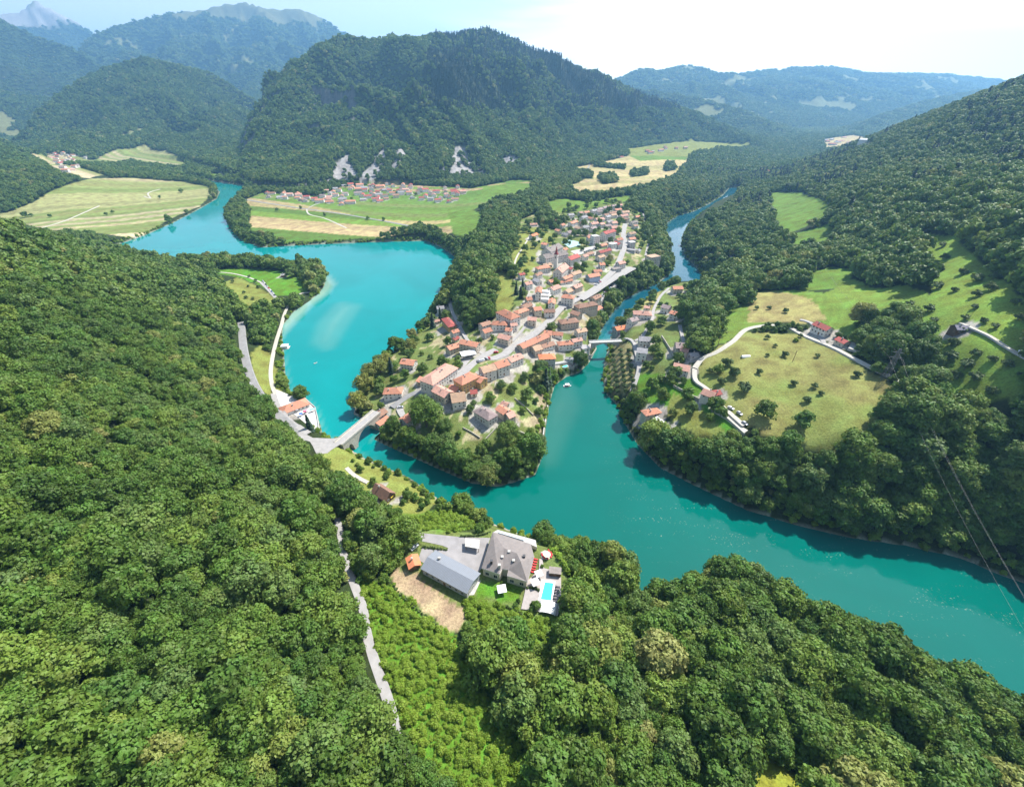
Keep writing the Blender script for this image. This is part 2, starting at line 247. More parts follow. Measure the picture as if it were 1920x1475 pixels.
# zoom, ridge A, ridge B, width m, storeys, roof form+colour, wall, words
HS = """A 905 262 1105 290|10 2 gr w|terracotta gabled house with white gable beside the blue spruce
A 700 705 840 700|10 2 hr w|square terracotta hipped house among trees above the stone bridge
A 520 1085 640 1005|7.5 1 gb w|brown roofed gatehouse right at the end of the stone bridge
A 550 1235 705 1125|4 1 sr w|low terracotta lean-to below the bridge gatehouse
A 915 1160 1050 1075|9 2 gr w|red roofed house half hidden by the giant plane tree
A 1330 520 1590 350|15 3 hp w|large pinkish hotel block with hipped roof in the village centre
A 1160 600 1220 530|5 1 sr c|small rust red annex at the corner of the pink hotel
A 1415 660 1615 760|11 2 gp c|pink roofed house between giant tree and village square
A 1640 800 1850 770|14 2 gt w|broad tan and pink roofed hall beside the walled courtyard
A 1640 650 1760 700|7 1 gr c|short red roofed link building behind the tan hall
B 205 540 330 480|12 3 hr y|ochre walled house with wide hipped terracotta roof on the square
B 360 480 540 560|9 2 gr y|terracotta wing running right from the ochre house
B 490 395 690 340|11 3 gt w|long tan roofed row house facing the square, left half
B 700 330 880 270|11 3 gr w|long terracotta roofed row house facing the square, right half
B 905 255 1090 180|9 2 gp w|pink roofed end house of the long row with solar panel
B 1425 195 1545 190|10 3 ho s|tall bright orange hipped house above the garden pool
B 1800 235 1860 240|4 1 hg s|small grey garden hut beside the oval pool
B 335 735 430 725|6 1 gd c|little bright red roof behind the ochre house
B 500 1000 625 1075|10 2 hm w|purplish brown hipped house above the terraced garden
B 765 955 890 1035|8 2 gr c|terracotta roofed house, upper of the lowest pair on the tip
B 890 1080 960 1050|8 2 gp c|pale terracotta house, last one before the tip
B 810 900 900 930|5 1 gp c|tiny pink shed behind the lowest terracotta house
C 150 355 255 345|8 2 gg w|grey roofed villa right on the lake shore
C 100 565 185 545|5 1 gp c|pink roofed boathouse below the grey lake villa
C 290 520 370 610|9 2 hd y|red brown hipped house with ochre wall by the shaded road
C 370 720 465 690|7 2 gr w|small terracotta house below the shaded road
C 400 835 465 800|5 1 gd c|narrow dark red roof between two terracotta houses
C 305 955 490 895|9 2 gr c|terracotta gabled house with grey wall facing the lake meadow
C 510 850 780 905|9 3 gr c|long corner house with ochre and orange roof by the junction
C 1150 400 1290 465|13 3 hr w|big white house with rows of windows and hipped terracotta roof
C 1370 410 1470 375|8 2 hr c|terracotta house right behind the big many windowed house
C 1430 345 1545 290|9 2 gb c|brown roofed house on the lane behind the big white house
C 1490 220 1570 210|8 2 gr c|small terracotta house below the terraced lawn
C 1035 575 1160 580|9 2 hr w|terracotta hipped house with white wall left of the lane
C 835 705 950 670|9 2 gr w|terracotta gabled house beside three round trees
C 1255 610 1350 600|6 2 gp w|pale roofed small house, rear one of the stepped pair
C 1190 670 1285 680|7 2 gr w|terracotta small house, front one of the stepped pair
C 1090 765 1260 805|9 2 gp c|long pink roofed house above the shaded forecourt
C 1600 370 1710 355|9 2 gr c|terracotta house at the bend of the upper lane
C 1520 510 1650 520|8 2 gp c|pink and tan roofed house with garden terrace above the street
C 1760 400 1920 395|8 2 gb w|low brown roofed house with parked cars in front
C 1690 50 1675 130|7 3 gr w|narrow terracotta roofed house with white modern terraces below
C 1390 935 1800 755|9.5 2 gr c|very long terracotta roofed row house along the main street
C 1765 715 1880 725|10 2 gr c|salmon roofed square house closing the long street row
C 1590 960 1700 930|10 2 gt c|tan roofed house under the long street row
C 1720 930 1900 880|8 1 gb w|brown flat-pitched workshop between the row houses
D 105 100 180 85|6 2 gd w|small dark red roofed house at the foot of the hill meadow
D 190 235 285 215|8 2 gp w|pale pink roofed house under the wooded slope
D 345 110 430 75|7 2 gb w|brown roofed house just below the church lawn
D 340 170 420 210|7 1 gg w|low grey roof between the pale pink and brown houses
D 575 310 695 265|10 2 gp w|pale pink roofed house with red back slope uphill of the round tree
D 765 160 885 115|7 2 gr c|terracotta house in the middle of the church lane
D 715 220 900 180|5 1 gr w|thin terracotta roof with row of dormers by the church lane
D 885 90 1015 50|9 2 gt w|wide tan roofed house uphill of the lane, seen end on
D 1135 120 1300 90|10 2 gr u|brick red roofed house with bluish wall beside the upper street
D 920 290 1030 245|8 2 gp c|faded pink roofed house behind the dark round street tree
D 805 415 885 425|10 3 hr w|three storey house with fiery red hipped roof at the wide street
D 1010 560 1215 520|11 2 hb c|large brown roofed inn between main street and river
D 905 650 1030 690|9 2 gb c|brown roofed house, second one in the riverside cluster
D 770 790 930 770|11 2 hb c|mottled brown roofed house, nearest of the riverside cluster
D 1210 460 1310 410|8 2 gb c|weathered brown roofed barn by the long car park
D 735 1120 865 1110|8.5 2 hr w|white house with brown red hipped roof on the lower street
D 895 1090 1040 1060|7 2 gp w|white house with pink roof next to the lower street bend
D 1030 1215 1140 1190|8 1 fg w|flat pale grey building by the footbridge head
D 1545 905 1710 875|9 2 go s|bright orange roofed house standing above the inlet
D 1765 780 1870 750|8 2 gm w|mauve roofed house near the inlet footbridge
E 440 660 600 590|17 3 gk w|large grey brown gymnasium roof of the school, rear block
E 390 740 690 680|16 3 gk w|large grey brown school roof, front block behind the steeple
E 715 770 840 725|12 3 gd w|long scarlet roofed white house beside the church
E 1110 690 1260 650|9 2 gd c|dark red roofed long house beside the sports court
E 1125 842 1190 838|8 2 gr w|white cube house with small terracotta roof by the street
E 1360 830 1440 812|9 2 gp w|pink and brown roofed double house across the street
E 1290 920 1390 905|8 1 fk s|dark flat carport beside the street fork
E 345 885 450 870|9 2 hr w|orange roofed house left of the church on the lawn edge
E 1170 445 1310 405|11 4 gd w|tall apartment block with dark red roof in the upper town
E 1030 500 1110 490|11 4 fw w|tall white flat topped apartment block in the upper town
E 1340 530 1410 515|9 2 gr w|orange red house beside the upper main street
E 1280 312 1345 305|9 2 gp w|pink roofed house, upper one of the pink pair
E 1275 370 1350 365|10 2 gp w|pink roofed house, lower one of the pink pair
E 1010 322 1100 310|10 2 gp w|wide pale pink roofed house on the upper slope
E 1075 268 1180 258|10 2 gp w|long rose roofed house above the wide pale one
E 890 245 960 232|9 3 gg w|tall white house with grey roof at the upper left edge
E 720 212 790 205|9 2 gg w|grey roofed house at the far left of the upper town
E 745 318 825 290|9 2 gr w|orange house at the left of the upper town, below the grey one
E 860 187 900 180|8 2 gp w|rose roofed house, first of the top row
E 925 182 985 172|8 2 gr w|light red house, second of the top row
E 1022 160 1080 150|9 2 gg w|slate roofed house, third of the top row
E 1095 142 1155 130|9 2 gm w|brown grey house, fourth of the top row
E 1170 122 1215 112|8 2 gm w|brown grey house, fifth of the top row
E 1228 112 1268 102|8 2 gb w|brown house, sixth of the top row
E 1280 100 1335 92|8 2 gm w|mauve house, seventh of the top row
E 1350 92 1410 84|8 2 gp w|pale rose house, last of the top row
E 1250 188 1340 178|8 2 gb w|brown roof just behind the top row
E 1320 150 1400 138|8 2 gr w|reddish roof just behind the end of the top row
E 1390 225 1480 210|10 2 gp w|bright pink roofed house near the top right corner
E 1410 178 1500 168|10 2 gt w|tan roofed house at the top right corner of the town
E 1205 240 1255 225|8 2 gg w|grey house in the upper middle of the town
E 1180 215 1240 205|8 2 gb w|small brown house under the top row
E 1525 310 1605 295|9 2 gk w|dark roofed house where the upper streets meet
E 1500 450 1580 438|9 2 gt w|tan roofed house, upper one east of the street
E 1505 520 1580 510|8 3 gr w|terracotta roofed house, lower one east of the street
E 1505 575 1575 570|9 3 fw s|pale tall house east of the street under the terracotta one
E 1750 765 1880 745|14 3 ft c|block like tan house on the river cliff
E 1480 665 1590 680|8 1 fg s|grey flat garage roof beside the upper street
E 1260 600 1335 585|8 2 fw w|small white flat house behind the red long house
E 805 425 890 415|10 1 gg w|light grey low roof in the middle left of the upper town
E 710 435 795 420|10 1 gm w|mauve low roof left of the light grey one
E 905 370 975 355|10 1 gg w|pale grey roof among gardens of the upper town
E 245 482 315 455|8 2 go w|orange roofed cottage on the hill track
E 225 335 320 330|7 1 gp w|small pinkish cottage high on the hill track
E 95 130 180 118|9 1 gt w|tan roofed farm on the wooded ridge
E 285 48 350 42|8 1 gg w|grey roofed farm on the wooded ridge, farthest one
E 1090 170 1150 165|8 2 gm w|dark house directly under the top row middle
E 1130 330 1180 322|8 2 gp w|rose roofed house left of the pink pair
E 1330 560 1400 590|8 2 gd w|dark red roof beside the small white flat house
E 640 880 780 900|7 2 gd w|dark red roof touching the church nave
F 970 252 1095 250|9 2 gr c|rust roofed house on the narrow spit between the waters
F 845 480 945 508|9 2 gm w|brown mauve roofed house behind the hamlet lane
F 950 560 1065 590|8 2 gr w|brick red roofed house beside the hamlet lane
F 515 565 655 575|10 2 hp w|pale terracotta house at the upper end of the hamlet
F 605 500 675 505|6 2 gp c|little pink roof at the very top of the hamlet
F 540 895 690 905|10 2 gg w|grey roofed house, upper of the two beside the orchard
F 515 1040 645 1055|10 3 gg w|grey roofed house, lower of the two beside the orchard
F 1010 975 1165 985|11 2 gm c|mauve roofed house with many gables below the hamlet wood
F 1090 1030 1180 1050|8 2 gp c|pinkish wing of the mauve gabled house
F 1190 1110 1290 1100|6 1 gg s|grey tool shed beside the mauve house
F 990 1235 1195 1275|11 2 gp w|large salmon roofed house near the meadow path
F 1690 262 1815 258|10 2 hd c|dark red hipped house alone under big trees
G 603 682 665 705|9 2 gp w|white house with salmon roof beside the gravel yard
G 655 695 685 690|6 1 gd c|small red annex of the salmon roofed meadow house
G 310 795 360 785|7 1 hr c|lone red roofed cabin above the river trees
G 350 830 415 875|5 1 fw w|long white flat shed beside the red cabin
G 1185 335 1258 368|9 2 gd w|white house with crimson roof on the hay meadow road
G 1298 415 1345 438|7 1 gd c|red roofed garage beside the paved yard
Q 1350 215 1460 220|7 1 gn n|brown timber cabin with violet grey roof on the pasture
K 265 300 470 225|12 1 hr w|terracotta roofed lakeside restaurant by the promenade
K 195 430 255 405|8 1 fk s|dark flat annex on the left of the lakeside restaurant
L 185 225 245 232|9 1 gd w|red roofed farmhouse, leftmost on the river flat
L 320 220 395 205|9 1 gd w|red roofed farmhouse, middle one on the river flat
L 465 262 560 245|9 1 gr w|tan red farmhouse, rightmost on the river flat
L 1125 245 1170 240|6 1 gg n|grey hay barn alone on the mown lawn
N 205 85 290 140|8 1 gb n|brown steep roofed cottage in the garden with yellow awning
P 364 815 380 812|1 0 xx x|skip"""
HOUSES = []
def house_at(A, B, hz_):
    a = at(*A, 0); z = 10.0
    m = ((A[0]+B[0])/2, (A[1]+B[1])/2)
    c = hit(*m, hz_); z = c[2]
    a = at(A[0], A[1], z+hz_); b = at(B[0], B[1], z+hz_); return a, b, z
for ln in HS.strip().split('\n'):
    p1, p2, lab = ln.split('|'); q = p1.split(); 
    if lab == 'skip': continue
    k = q[0]; A = zp(k, float(q[1]), float(q[2])); B = zp(k, float(q[3]), float(q[4])); w, fl, rf, wl = p2.split(); w = float(w); fl = int(fl)
    eave = .5+2.7*fl; rise = 0 if rf[0] == 'f' else (w*.5*.46 if rf[0] != 's' else 1.2)
    if rf == 'gb' and lab.startswith('brown steep'): rise = w*.45
    a, b, z = house_at(A, B, eave+rise*.85); w *= .88; c = (a+b)/2; d = b-a; Ln = float(np.hypot(d[0], d[1]))*.96; rz = math.atan2(d[1], d[0])
    if rf[0] == 'h': Ln = Ln+w*.8
    Ln = max(min(Ln, 60), w*.75)
    HOUSES.append(dict(c=c[:2], z=z, L=Ln, rz=rz, w=w, fl=fl, eave=eave, rise=rise, form=rf[0], roof=rf[1], wall=wl, label=lab, A=A, far=False))
# small distant villages: (outline px, count, first-label words)
rv = np.random.default_rng(21)
VILL = [([(492,362),(560,366),(602,366),(622,352),(660,344),(700,346),(760,348),(800,352),(850,352),(884,354),(880,362),(855,374),(836,388),(806,378),(760,374),(700,382),(640,384),(600,382),(540,374),(496,372)], 104, 'village under the scree slopes', 17.5, 0),
        ([(92,292),(110,276),(130,284),(160,288),(170,296),(150,300),(146,326),(132,330),(118,318),(100,302)], 34, 'far village on the left river bend', 18, 0),
        ([(1205,280),(1240,274),(1290,278),(1280,284),(1250,286),(1210,290)], 9, 'hamlet under the central mountain', 17, 0),
        ([(1140,292),(1170,290),(1176,296),(1150,300)], 5, 'farmsteads beside the straw coloured fields', 14, 0),
        ([(1395,318),(1430,316),(1470,312),(1474,318),(1440,328),(1400,326)], 11, 'industrial quarter up the right river', 26, 1),
        ([(1545,262),(1600,256),(1630,266),(1590,274),(1550,272)], 10, 'farthest village in the hazy right valley', 24, 1)]
VH = []
for P, cnt, words, size, kind in VILL:
    got = []; tries = 0
    while len(got) < cnt and tries < 9000:
        tries += 1; u = rv.uniform(min(p[0] for p in P), max(p[0] for p in P)); v = rv.uniform(min(p[1] for p in P), max(p[1] for p in P))
        if not inpoly(np.array([u]), np.array([v]), P)[0]: continue
        h_ = hit(u, v)
        if any((h_[0]-g[0])**2+(h_[1]-g[1])**2 < (size*.98)**2 for g in got): continue
        got.append(h_); VH.append((u, h_, words, size*(rv.uniform(.75, 1.1)), kind))
BLOCK = [(h['c'][0], h['c'][1], 0.5*math.hypot(h['L'], h['w'])+4.2) for h in HOUSES]+[(g[1][0], g[1][1], 10) for g in VH]
# ------------------------------------------------------------------ materials
def nt(name):
    m = bpy.data.materials.new(name); m.use_nodes = True; t = m.node_tree; t.nodes.clear()
    o = t.nodes.new('ShaderNodeOutputMaterial'); return m, t, o
def NN(t, typ, **k):
    n = t.nodes.new(typ)
    for a, b in k.items():
        if a.startswith('i_'): n.inputs[a[2:].replace('_', ' ')].default_value = b
        else: setattr(n, a, b)
    return n
def L(t, a, b): t.links.new(a, b)
def ramp(t, stops, interp='LINEAR'):
    r = t.nodes.new('ShaderNodeValToRGB'); e = r.color_ramp; e.interpolation = interp
    while len(e.elements) < len(stops): e.elements.new(.5)
    for el, (p, c) in zip(e.elements, stops): el.position = p; el.color = (*c, 1)
    return r
def mat(name, col, rough=.8, scale=1.5, var=.18, spec=.3, bump=0, metal=0, scale2=None, rnd=0.0, coord='Object'):
    """plain painted / rendered / tiled surface with uneven tone"""
    m, t, o = nt(name); p = NN(t, 'ShaderNodeBsdfPrincipled'); L(t, p.outputs[0], o.inputs[0])
    tc = NN(t, 'ShaderNodeTexCoord'); n1 = NN(t, 'ShaderNodeTexNoise'); n1.inputs['Scale'].default_value = scale; n1.inputs['Detail'].default_value = 5
    L(t, tc.outputs[coord], n1.inputs['Vector'])
    a = NN(t, 'ShaderNodeMapRange'); a.inputs['From Min'].default_value = .3; a.inputs['From Max'].default_value = .7
    a.inputs['To Min'].default_value = 1-var; a.inputs['To Max'].default_value = 1+var; L(t, n1.outputs[0], a.inputs['Value'])
    h = NN(t, 'ShaderNodeHueSaturation'); h.inputs['Color'].default_value = (*col, 1); L(t, a.outputs[0], h.inputs['Value'])
    if rnd:
        oi = NN(t, 'ShaderNodeObjectInfo'); b = NN(t, 'ShaderNodeMapRange'); b.inputs['To Min'].default_value = 1-rnd; b.inputs['To Max'].default_value = 1+rnd
        L(t, oi.outputs['Random'], b.inputs['Value']); mu = NN(t, 'ShaderNodeMath', operation='MULTIPLY'); L(t, a.outputs[0], mu.inputs[0]); L(t, b.outputs[0], mu.inputs[1]); L(t, mu.outputs[0], h.inputs['Value'])
    L(t, h.outputs[0], p.inputs['Base Color']); p.inputs['Roughness'].default_value = rough; p.inputs['Specular IOR Level'].default_value = spec; p.inputs['Metallic'].default_value = metal
    if bump:
        bm = NN(t, 'ShaderNodeBump'); bm.inputs['Strength'].default_value = bump; bm.inputs['Distance'].default_value = .1
        n2 = NN(t, 'ShaderNodeTexNoise'); n2.inputs['Scale'].default_value = scale2 or scale*6; L(t, tc.outputs[coord], n2.inputs['Vector']); L(t, n2.outputs[0], bm.inputs['Height']); L(t, bm.outputs[0], p.inputs['Normal'])
    return m
def mesh_obj(name, V, Fc, m, parent=None, smooth=False):
    me = bpy.data.meshes.new(name); me.from_pydata([tuple(v) for v in V], [], [tuple(f) for f in Fc]); 
    if m is not None:
        for mm in (m if isinstance(m, (list, tuple)) else [m]): me.materials.append(mm)
    if smooth: me.shade_smooth()
    o = bpy.data.objects.new(name, me); COL.objects.link(o)
    if parent is not None: o.parent = parent
    return o
def tag(o, label=None, cat=None, group=None, kind=None):
    if label: o['label'] = label
    if cat: o['category'] = cat
    if group: o['group'] = group
    if kind: o['kind'] = kind
    return o
def grid_mesh(name, X, Y, Z):
    na, nr = X.shape; me = bpy.data.meshes.new(name); me.vertices.add(na*nr)
    me.vertices.foreach_set('co', np.stack([X, Y, Z], -1).astype(np.float32).ravel())
    i = np.arange(na*nr).reshape(na, nr); q = np.stack([i[:-1, :-1], i[:-1, 1:], i[1:, 1:], i[1:, :-1]], -1).reshape(-1, 4)
    me.loops.add(q.size); me.loops.foreach_set('vertex_index', q.ravel().astype(np.int32))
    me.polygons.add(len(q)); me.polygons.foreach_set('loop_start', np.arange(0, q.size, 4, dtype=np.int32)); me.polygons.foreach_set('loop_total', np.full(len(q), 4, np.int32))
    me.update(); me.validate(); me.shade_smooth(); return me

# ------------------------------------------------------------------ ground cover
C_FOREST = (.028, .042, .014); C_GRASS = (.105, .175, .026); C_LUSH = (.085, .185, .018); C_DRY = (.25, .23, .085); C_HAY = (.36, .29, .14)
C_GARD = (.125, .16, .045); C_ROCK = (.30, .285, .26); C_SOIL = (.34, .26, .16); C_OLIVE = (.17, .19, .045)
OPEN = [  # polygon read on the ground, cover colour
 (C_LUSH, [(385,512),(420,504),(480,503),(545,511),(572,530),(578,546),(545,552),(520,556),(488,535),(455,522),(430,516)]),
 (C_OLIVE, [(412,532),(445,520),(480,535),(515,558),(510,570),(470,580),(455,568),(425,545)]),
 ((.20,.215,.07), [(-120,420),(-60,408),(0,404),(60,392),(180,358),(250,345),(345,343),(392,350),(397,364),(372,385),(322,406),(262,440),(230,446),(190,441),(100,434),(0,422),(-60,430),(-120,440)]),
 ((.17,.20,.06), [(58,293),(90,288),(130,290),(175,300),(215,280),(272,272),(315,283),(350,305),(345,316),(280,312),(220,325),(165,335),(120,325)]),
 (C_GRASS, [(455,376),(470,371),(600,389),(700,410),(765,425),(755,446),(700,447),(600,452),(520,455),(475,440),(457,410)]),
 (C_GRASS, [(470,371),(490,362),(600,368),(640,350),(700,343),(770,346),(840,350),(890,352),(960,338),(1000,338),(980,358),(920,375),(880,398),(862,432),(836,442),(820,425),(790,420),(765,425),(700,410),(600,389)]),
 (C_GARD, [(975,412),(1000,400),(1050,392),(1100,382),(1165,378),(1205,400),(1208,440),(1224,470),(1214,490),(1180,503),(1150,538),(1130,566),(1112,600),(1100,655),(1075,680),(1035,700),(1028,718),(1018,800),(1000,848),(960,872),(900,868),(850,850),(800,828),(745,808),(706,786),(690,777),(673,768),(676,735),(692,705),(715,682),(745,657),(800,612),(830,585),(848,566),(862,592),(882,622),(905,610),(930,596),(965,580),(962,530),(960,480),(968,440)]),
 (C_OLIVE, [(922,500),(957,515),(965,560),(955,592),(925,590),(930,555)]),
 (C_OLIVE, [(970,440),(1000,425),(1040,440),(1035,460),(1000,490),(1010,515),(985,530),(965,520),(958,480)]),
 (C_GRASS, [(1020,368),(1060,372),(1110,378),(1180,366),(1190,374),(1120,388),(1055,398),(1030,392)]),
 (C_HAY, [(1062,316),(1110,308),(1180,292),(1230,290),(1292,292),(1290,306),(1262,330),(1215,345),(1180,352),(1120,362),(1085,360),(1066,350),(1100,335),(1060,325)]),
 (C_GRASS, [(1180,292),(1230,284),(1292,292),(1288,300),(1200,302)]),
 (C_OLIVE, [(1278,268),(1350,266),(1408,269),(1400,277),(1350,276),(1330,286),(1300,284),(1275,275)]),
 ((.20,.20,.062), [(1305,692),(1332,662),(1400,622),(1500,626),(1560,652),(1640,702),(1692,732),(1655,770),(1612,830),(1590,862),(1530,846),(1480,822),(1430,812),(1380,790),(1330,742)]),
 ((.125,.195,.032), [(1320,612),(1400,560),(1425,546),(1540,548),(1640,570),(1720,600),(1790,620),(1925,680),(1925,770),(1780,744),(1700,700),(1640,660),(1600,640),(1540,604),(1440,603),(1380,632),(1340,650)]),
 ((.15,.225,.035), [(1718,438),(1790,440),(1812,470),(1850,500),(1925,560),(1925,690),(1800,640),(1700,592),(1640,545),(1700,548),(1752,565),(1742,520),(1722,480)]),
 ((.27,.24,.09), [(1403,550),(1440,546),(1520,560),(1550,600),(1500,606),(1440,603),(1404,606)]),
 (C_GRASS, [(1442,362),(1500,360),(1552,378),(1550,402),(1500,430),(1470,440),(1452,412)]),
 (C_GRASS, [(1482,440),(1560,414),(1567,440),(1520,460),(1490,458)]),
 (C_GRASS, [(1505,520),(1550,498),(1605,505),(1585,540),(1500,546)]),
 ((.21,.19,.085), [(1138,648),(1186,648),(1191,742),(1150,738),(1130,705)]),
 (C_LUSH, [(1190,700),(1235,650),(1262,690),(1300,700),(1330,745),(1390,795),(1360,830),(1290,800),(1240,765),(1200,742)]),
 (C_OLIVE, [(1258,735),(1300,752),(1352,800),(1360,828),(1300,818),(1250,780)]),
 (C_GARD, [(1150,640),(1172,592),(1222,552),(1290,530),(1312,560),(1300,620),(1290,690),(1240,700),(1195,700),(1188,650)]),
 (C_DRY, [(1203,575),(1215,556),(1240,548),(1236,556),(1222,580),(1214,600)]),
 (C_GARD, [(770,996),(905,1003),(925,983),(1005,1003),(1060,1060),(1058,1158),(985,1152),(890,1130),(862,1184),(800,1155),(728,1082),(760,1040)]),
 ((.33,.25,.15), [(735,1068),(745,1062),(800,1095),(850,1130),(875,1140),(862,1178),(835,1180),(780,1130),(738,1095)]),
 (C_OLIVE, [(645,862),(700,855),(770,905),(835,940),(800,962),(740,958),(690,935),(648,892)]),
 (C_LUSH, [(676,1085),(740,1098),(800,1155),(850,1190),(900,1255),(950,1325),(1000,1410),(1030,1500),(1010,1600),(860,1600),(830,1475),(765,1390),(715,1300),(684,1190)]),
 (C_GRASS, [(868,1135),(893,1116),(921,1123),(985,1152),(1058,1160),(1062,1200),(1010,1215),(940,1195),(880,1175)]),
 (C_LUSH, [(899,1089),(939,1089),(981,1103),(979,1130),(960,1132),(921,1120),(893,1113)]),
 ((.20,.22,.03), [(1395,1395),(1440,1405),(1520,1475),(1520,1520),(1370,1520),(1380,1440)]),
 (C_OLIVE, [(468,662),(497,640),(522,700),(530,742),(505,742),(475,722)]),
 (C_OLIVE, [(590,856),(650,840),(690,860),(650,892),(618,880)]),
 (C_GRASS, [(750,960),(800,958),(860,966),(905,985),(860,998),(790,994),(760,990)]),
 (C_GRASS, [(388,326),(415,320),(430,335),(400,338)]),
 (C_OLIVE, [(470,206),(500,206),(500,214),(468,216)]),
 ((.14,.21,.034), [(1548,550),(1600,522),(1640,540),(1700,535),(1752,560),(1800,600),(1720,602),(1640,578),(1560,568)]),
 (C_OLIVE, [(1178,278),(1240,270),(1300,262),(1405,266),(1406,278),(1310,286),(1290,294),(1180,292)]),
 (C_GRASS, [(840,400),(880,392),(905,398),(900,425),(872,448),(850,440)]),
 (C_GRASS, [(905,352),(960,342),(1000,345),(985,360),(930,372),(900,368)]),
 (C_HAY, [(1540,262),(1600,255),(1650,268),(1600,278),(1550,276)]),
]
WOOD = [[(455,378),(470,400),(462,440),(520,452),(540,460),(460,462),(420,420),(430,385)], [(1110,308),(1170,314),(1172,318),(1112,313)],[(1180,325),(1215,318),(1217,328),(1185,332)],
        [(1060,320),(1110,326),(1112,336),(1060,332)],[(1120,332),(1150,330),(1160,342),(1130,346)],[(1245,310),(1262,306),(1266,318),(1248,322)],[(1010,375),(1030,366),(1060,372),(1030,378)], [(700,449),(760,438),(830,454),(860,472),(760,453)],
        [(1604,604),(1675,600),(1705,630),(1765,668),(1738,706),(1655,684),(1604,648)],
        [(1010,690),(1040,700),(1028,740),(1005,745)], [(860,855),(960,850),(1012,850),(1000,885),(900,905),(860,885)],[(700,800),(745,805),(850,852),(840,870),(760,850)],
        [(1290,560),(1320,560),(1340,600),(1330,640),(1290,650),(1280,600)],
        [(1000,395),(1020,380),(1035,410),(1060,420),(1040,432),(1010,425)], [(120,310),(250,305),(330,320),(340,332),(200,330)]]
OPENW = [(c, ([at(u, v, 5)[:2] for u, v in P] if i == 2 else [at(u, v, 45)[:2] for u, v in P] if P[0] == (1540,262) else hp(P))) for i, (c, P) in enumerate(OPEN)]; WOODW = [hp(P) for P in WOOD]
SCREE = [hp(P) for P in [[(612,348),(632,305),(648,285),(662,300),(668,340),(650,348)],[(672,342),(700,298),(722,272),(722,318),(706,342)],[(728,325),(742,292),(762,268),(770,278),(752,318)],[(846,330),(852,282),(868,274),(890,305),(915,328)],[(812,325),(835,312),(842,322),(830,330)],[(935,300),(950,292),(975,302),(955,308)],[(690,300),(686,280),(692,280)],[(560,310),(563,300),(566,325)]]]
ROADS = [  # (px line, width m, kind)
 ('road', 7, [(452,606),(455,640),(462,680),(472,712),(486,740),(510,770),(540,796),(572,826)]),
 ('road', 6.5, [(735,765),(752,752),(775,738),(800,735)]),
 ('street', 8, [(858,712),(880,688),(905,668),(930,655)]), ('street', 8, [(905,668),(922,672),(945,664),(962,650),(1000,628),(1030,602),(1052,578),(1080,562),(1105,550),(1130,528),(1152,505),(1165,478),(1172,455),(1168,440),(1172,420)]),
 ('street', 12, [(1085,562),(1110,548),(1140,530),(1170,512),(1185,503)]), ('street', 5, [(848,720),(860,735),(842,745)]),
 ('lane', 3.2, [(960,640),(985,610),(1000,580),(990,565)]), ('lane', 3, [(1030,600),(1022,585),(1010,575)]),
 ('lane', 4, [(842,560),(848,585),(862,612),(878,640),(892,655),(908,664)]),
 ('gravel path', 3.4, [(585,548),(560,552),(540,575),(530,600),(518,640),(508,690),(510,722),(520,745)]),
 ('lane', 4, [(1000,692),(1040,682),(1085,672),(1108,648)]), ('lane', 4, [(1172,638),(1188,642),(1193,662),(1198,690),(1190,720),(1184,738)]),
 ('lane', 3.5, [(1255,540),(1238,556),(1226,580),(1222,600),(1205,630),(1190,640)]), ('lane', 3.5, [(1275,610),(1282,640),(1300,655)]),
 ('track', 4.5, [(1302,692),(1318,672),(1345,660),(1375,640),(1400,618),(1440,610),(1475,613),(1505,628),(1545,645),(1600,672),(1650,698),(1700,722),(1740,738),(1772,748)]),
 ('track', 4, [(1302,692),(1304,715),(1325,730),(1350,760),(1375,782),(1395,800)]), ('lane', 4, [(1500,600),(1520,605),(1535,625),(1545,645)]),
 ('track', 3, [(1800,608),(1840,625),(1880,648),(1925,675)]),
 ('road', 7, [(452,373),(500,381),(560,390),(620,398),(700,411),(770,424)]), ('track', 4, [(575,392),(580,402),(610,410),(650,428)]), ('lane', 4, [(578,390),(590,384),(600,381)]),
 ('track', 4, [(60,432),(110,418),(150,402),(186,386)]), ('track', 4, [(270,368),(282,372),(278,362),(300,355)]), ('road', 6, [(392,322),(415,326),(425,335),(445,342)]),
 ('lane', 3.6, [(626,950),(632,970),(640,1010),(646,1045),(662,1092),(680,1140),(684,1170),(690,1200),(700,1235),(713,1272),(733,1335),(745,1400),(755,1475),(765,1560)]),
 ('track', 2.5, [(994,440),(982,462),(970,480),(965,500),(975,520)]), ('lane', 3.5, [(1206,400),(1208,420),(1222,442),(1215,460),(1210,480)]),
 ('track', 3, [(650,878),(665,892),(690,905)]), ('track', 3, [(1325,420),(1330,440),(1350,462),(1380,495)]), ('track', 3, [(400,510),(435,513),(465,520),(490,530)]), ('lane', 5, [(490,530),(505,545),(518,560),(528,575)]),
 ('road', 5, [(1100,320),(1108,304),(1115,300)]), ('road', 6, [(1348,315),(1390,313),(1420,325)]),
]
ROADW = [(k, w*.82, [hit(u, v) for u, v in P]) for k, w, P in ROADS]
def roaddist(x, y):
    d = np.full(np.shape(x), 1e6)
    for k, w, P in ROADW: d = np.minimum(d, segdist(x, y, P, False)-w/2)
    return d
def stripes(x, y, ang, w):
    c, s = math.cos(ang), math.sin(ang); q = (x*c+y*s)/w + .25*np.sin((x*s-y*c)/140)
    return _perm[(np.floor(q).astype(int)) % 256, 7], _perm[(np.floor(q).astype(int)) % 256, 90]
X, Y = GX.ravel(), GY.ravel(); n = X.size
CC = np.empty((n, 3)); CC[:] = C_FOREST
forest = np.ones(n, bool); openi = np.full(n, -1)
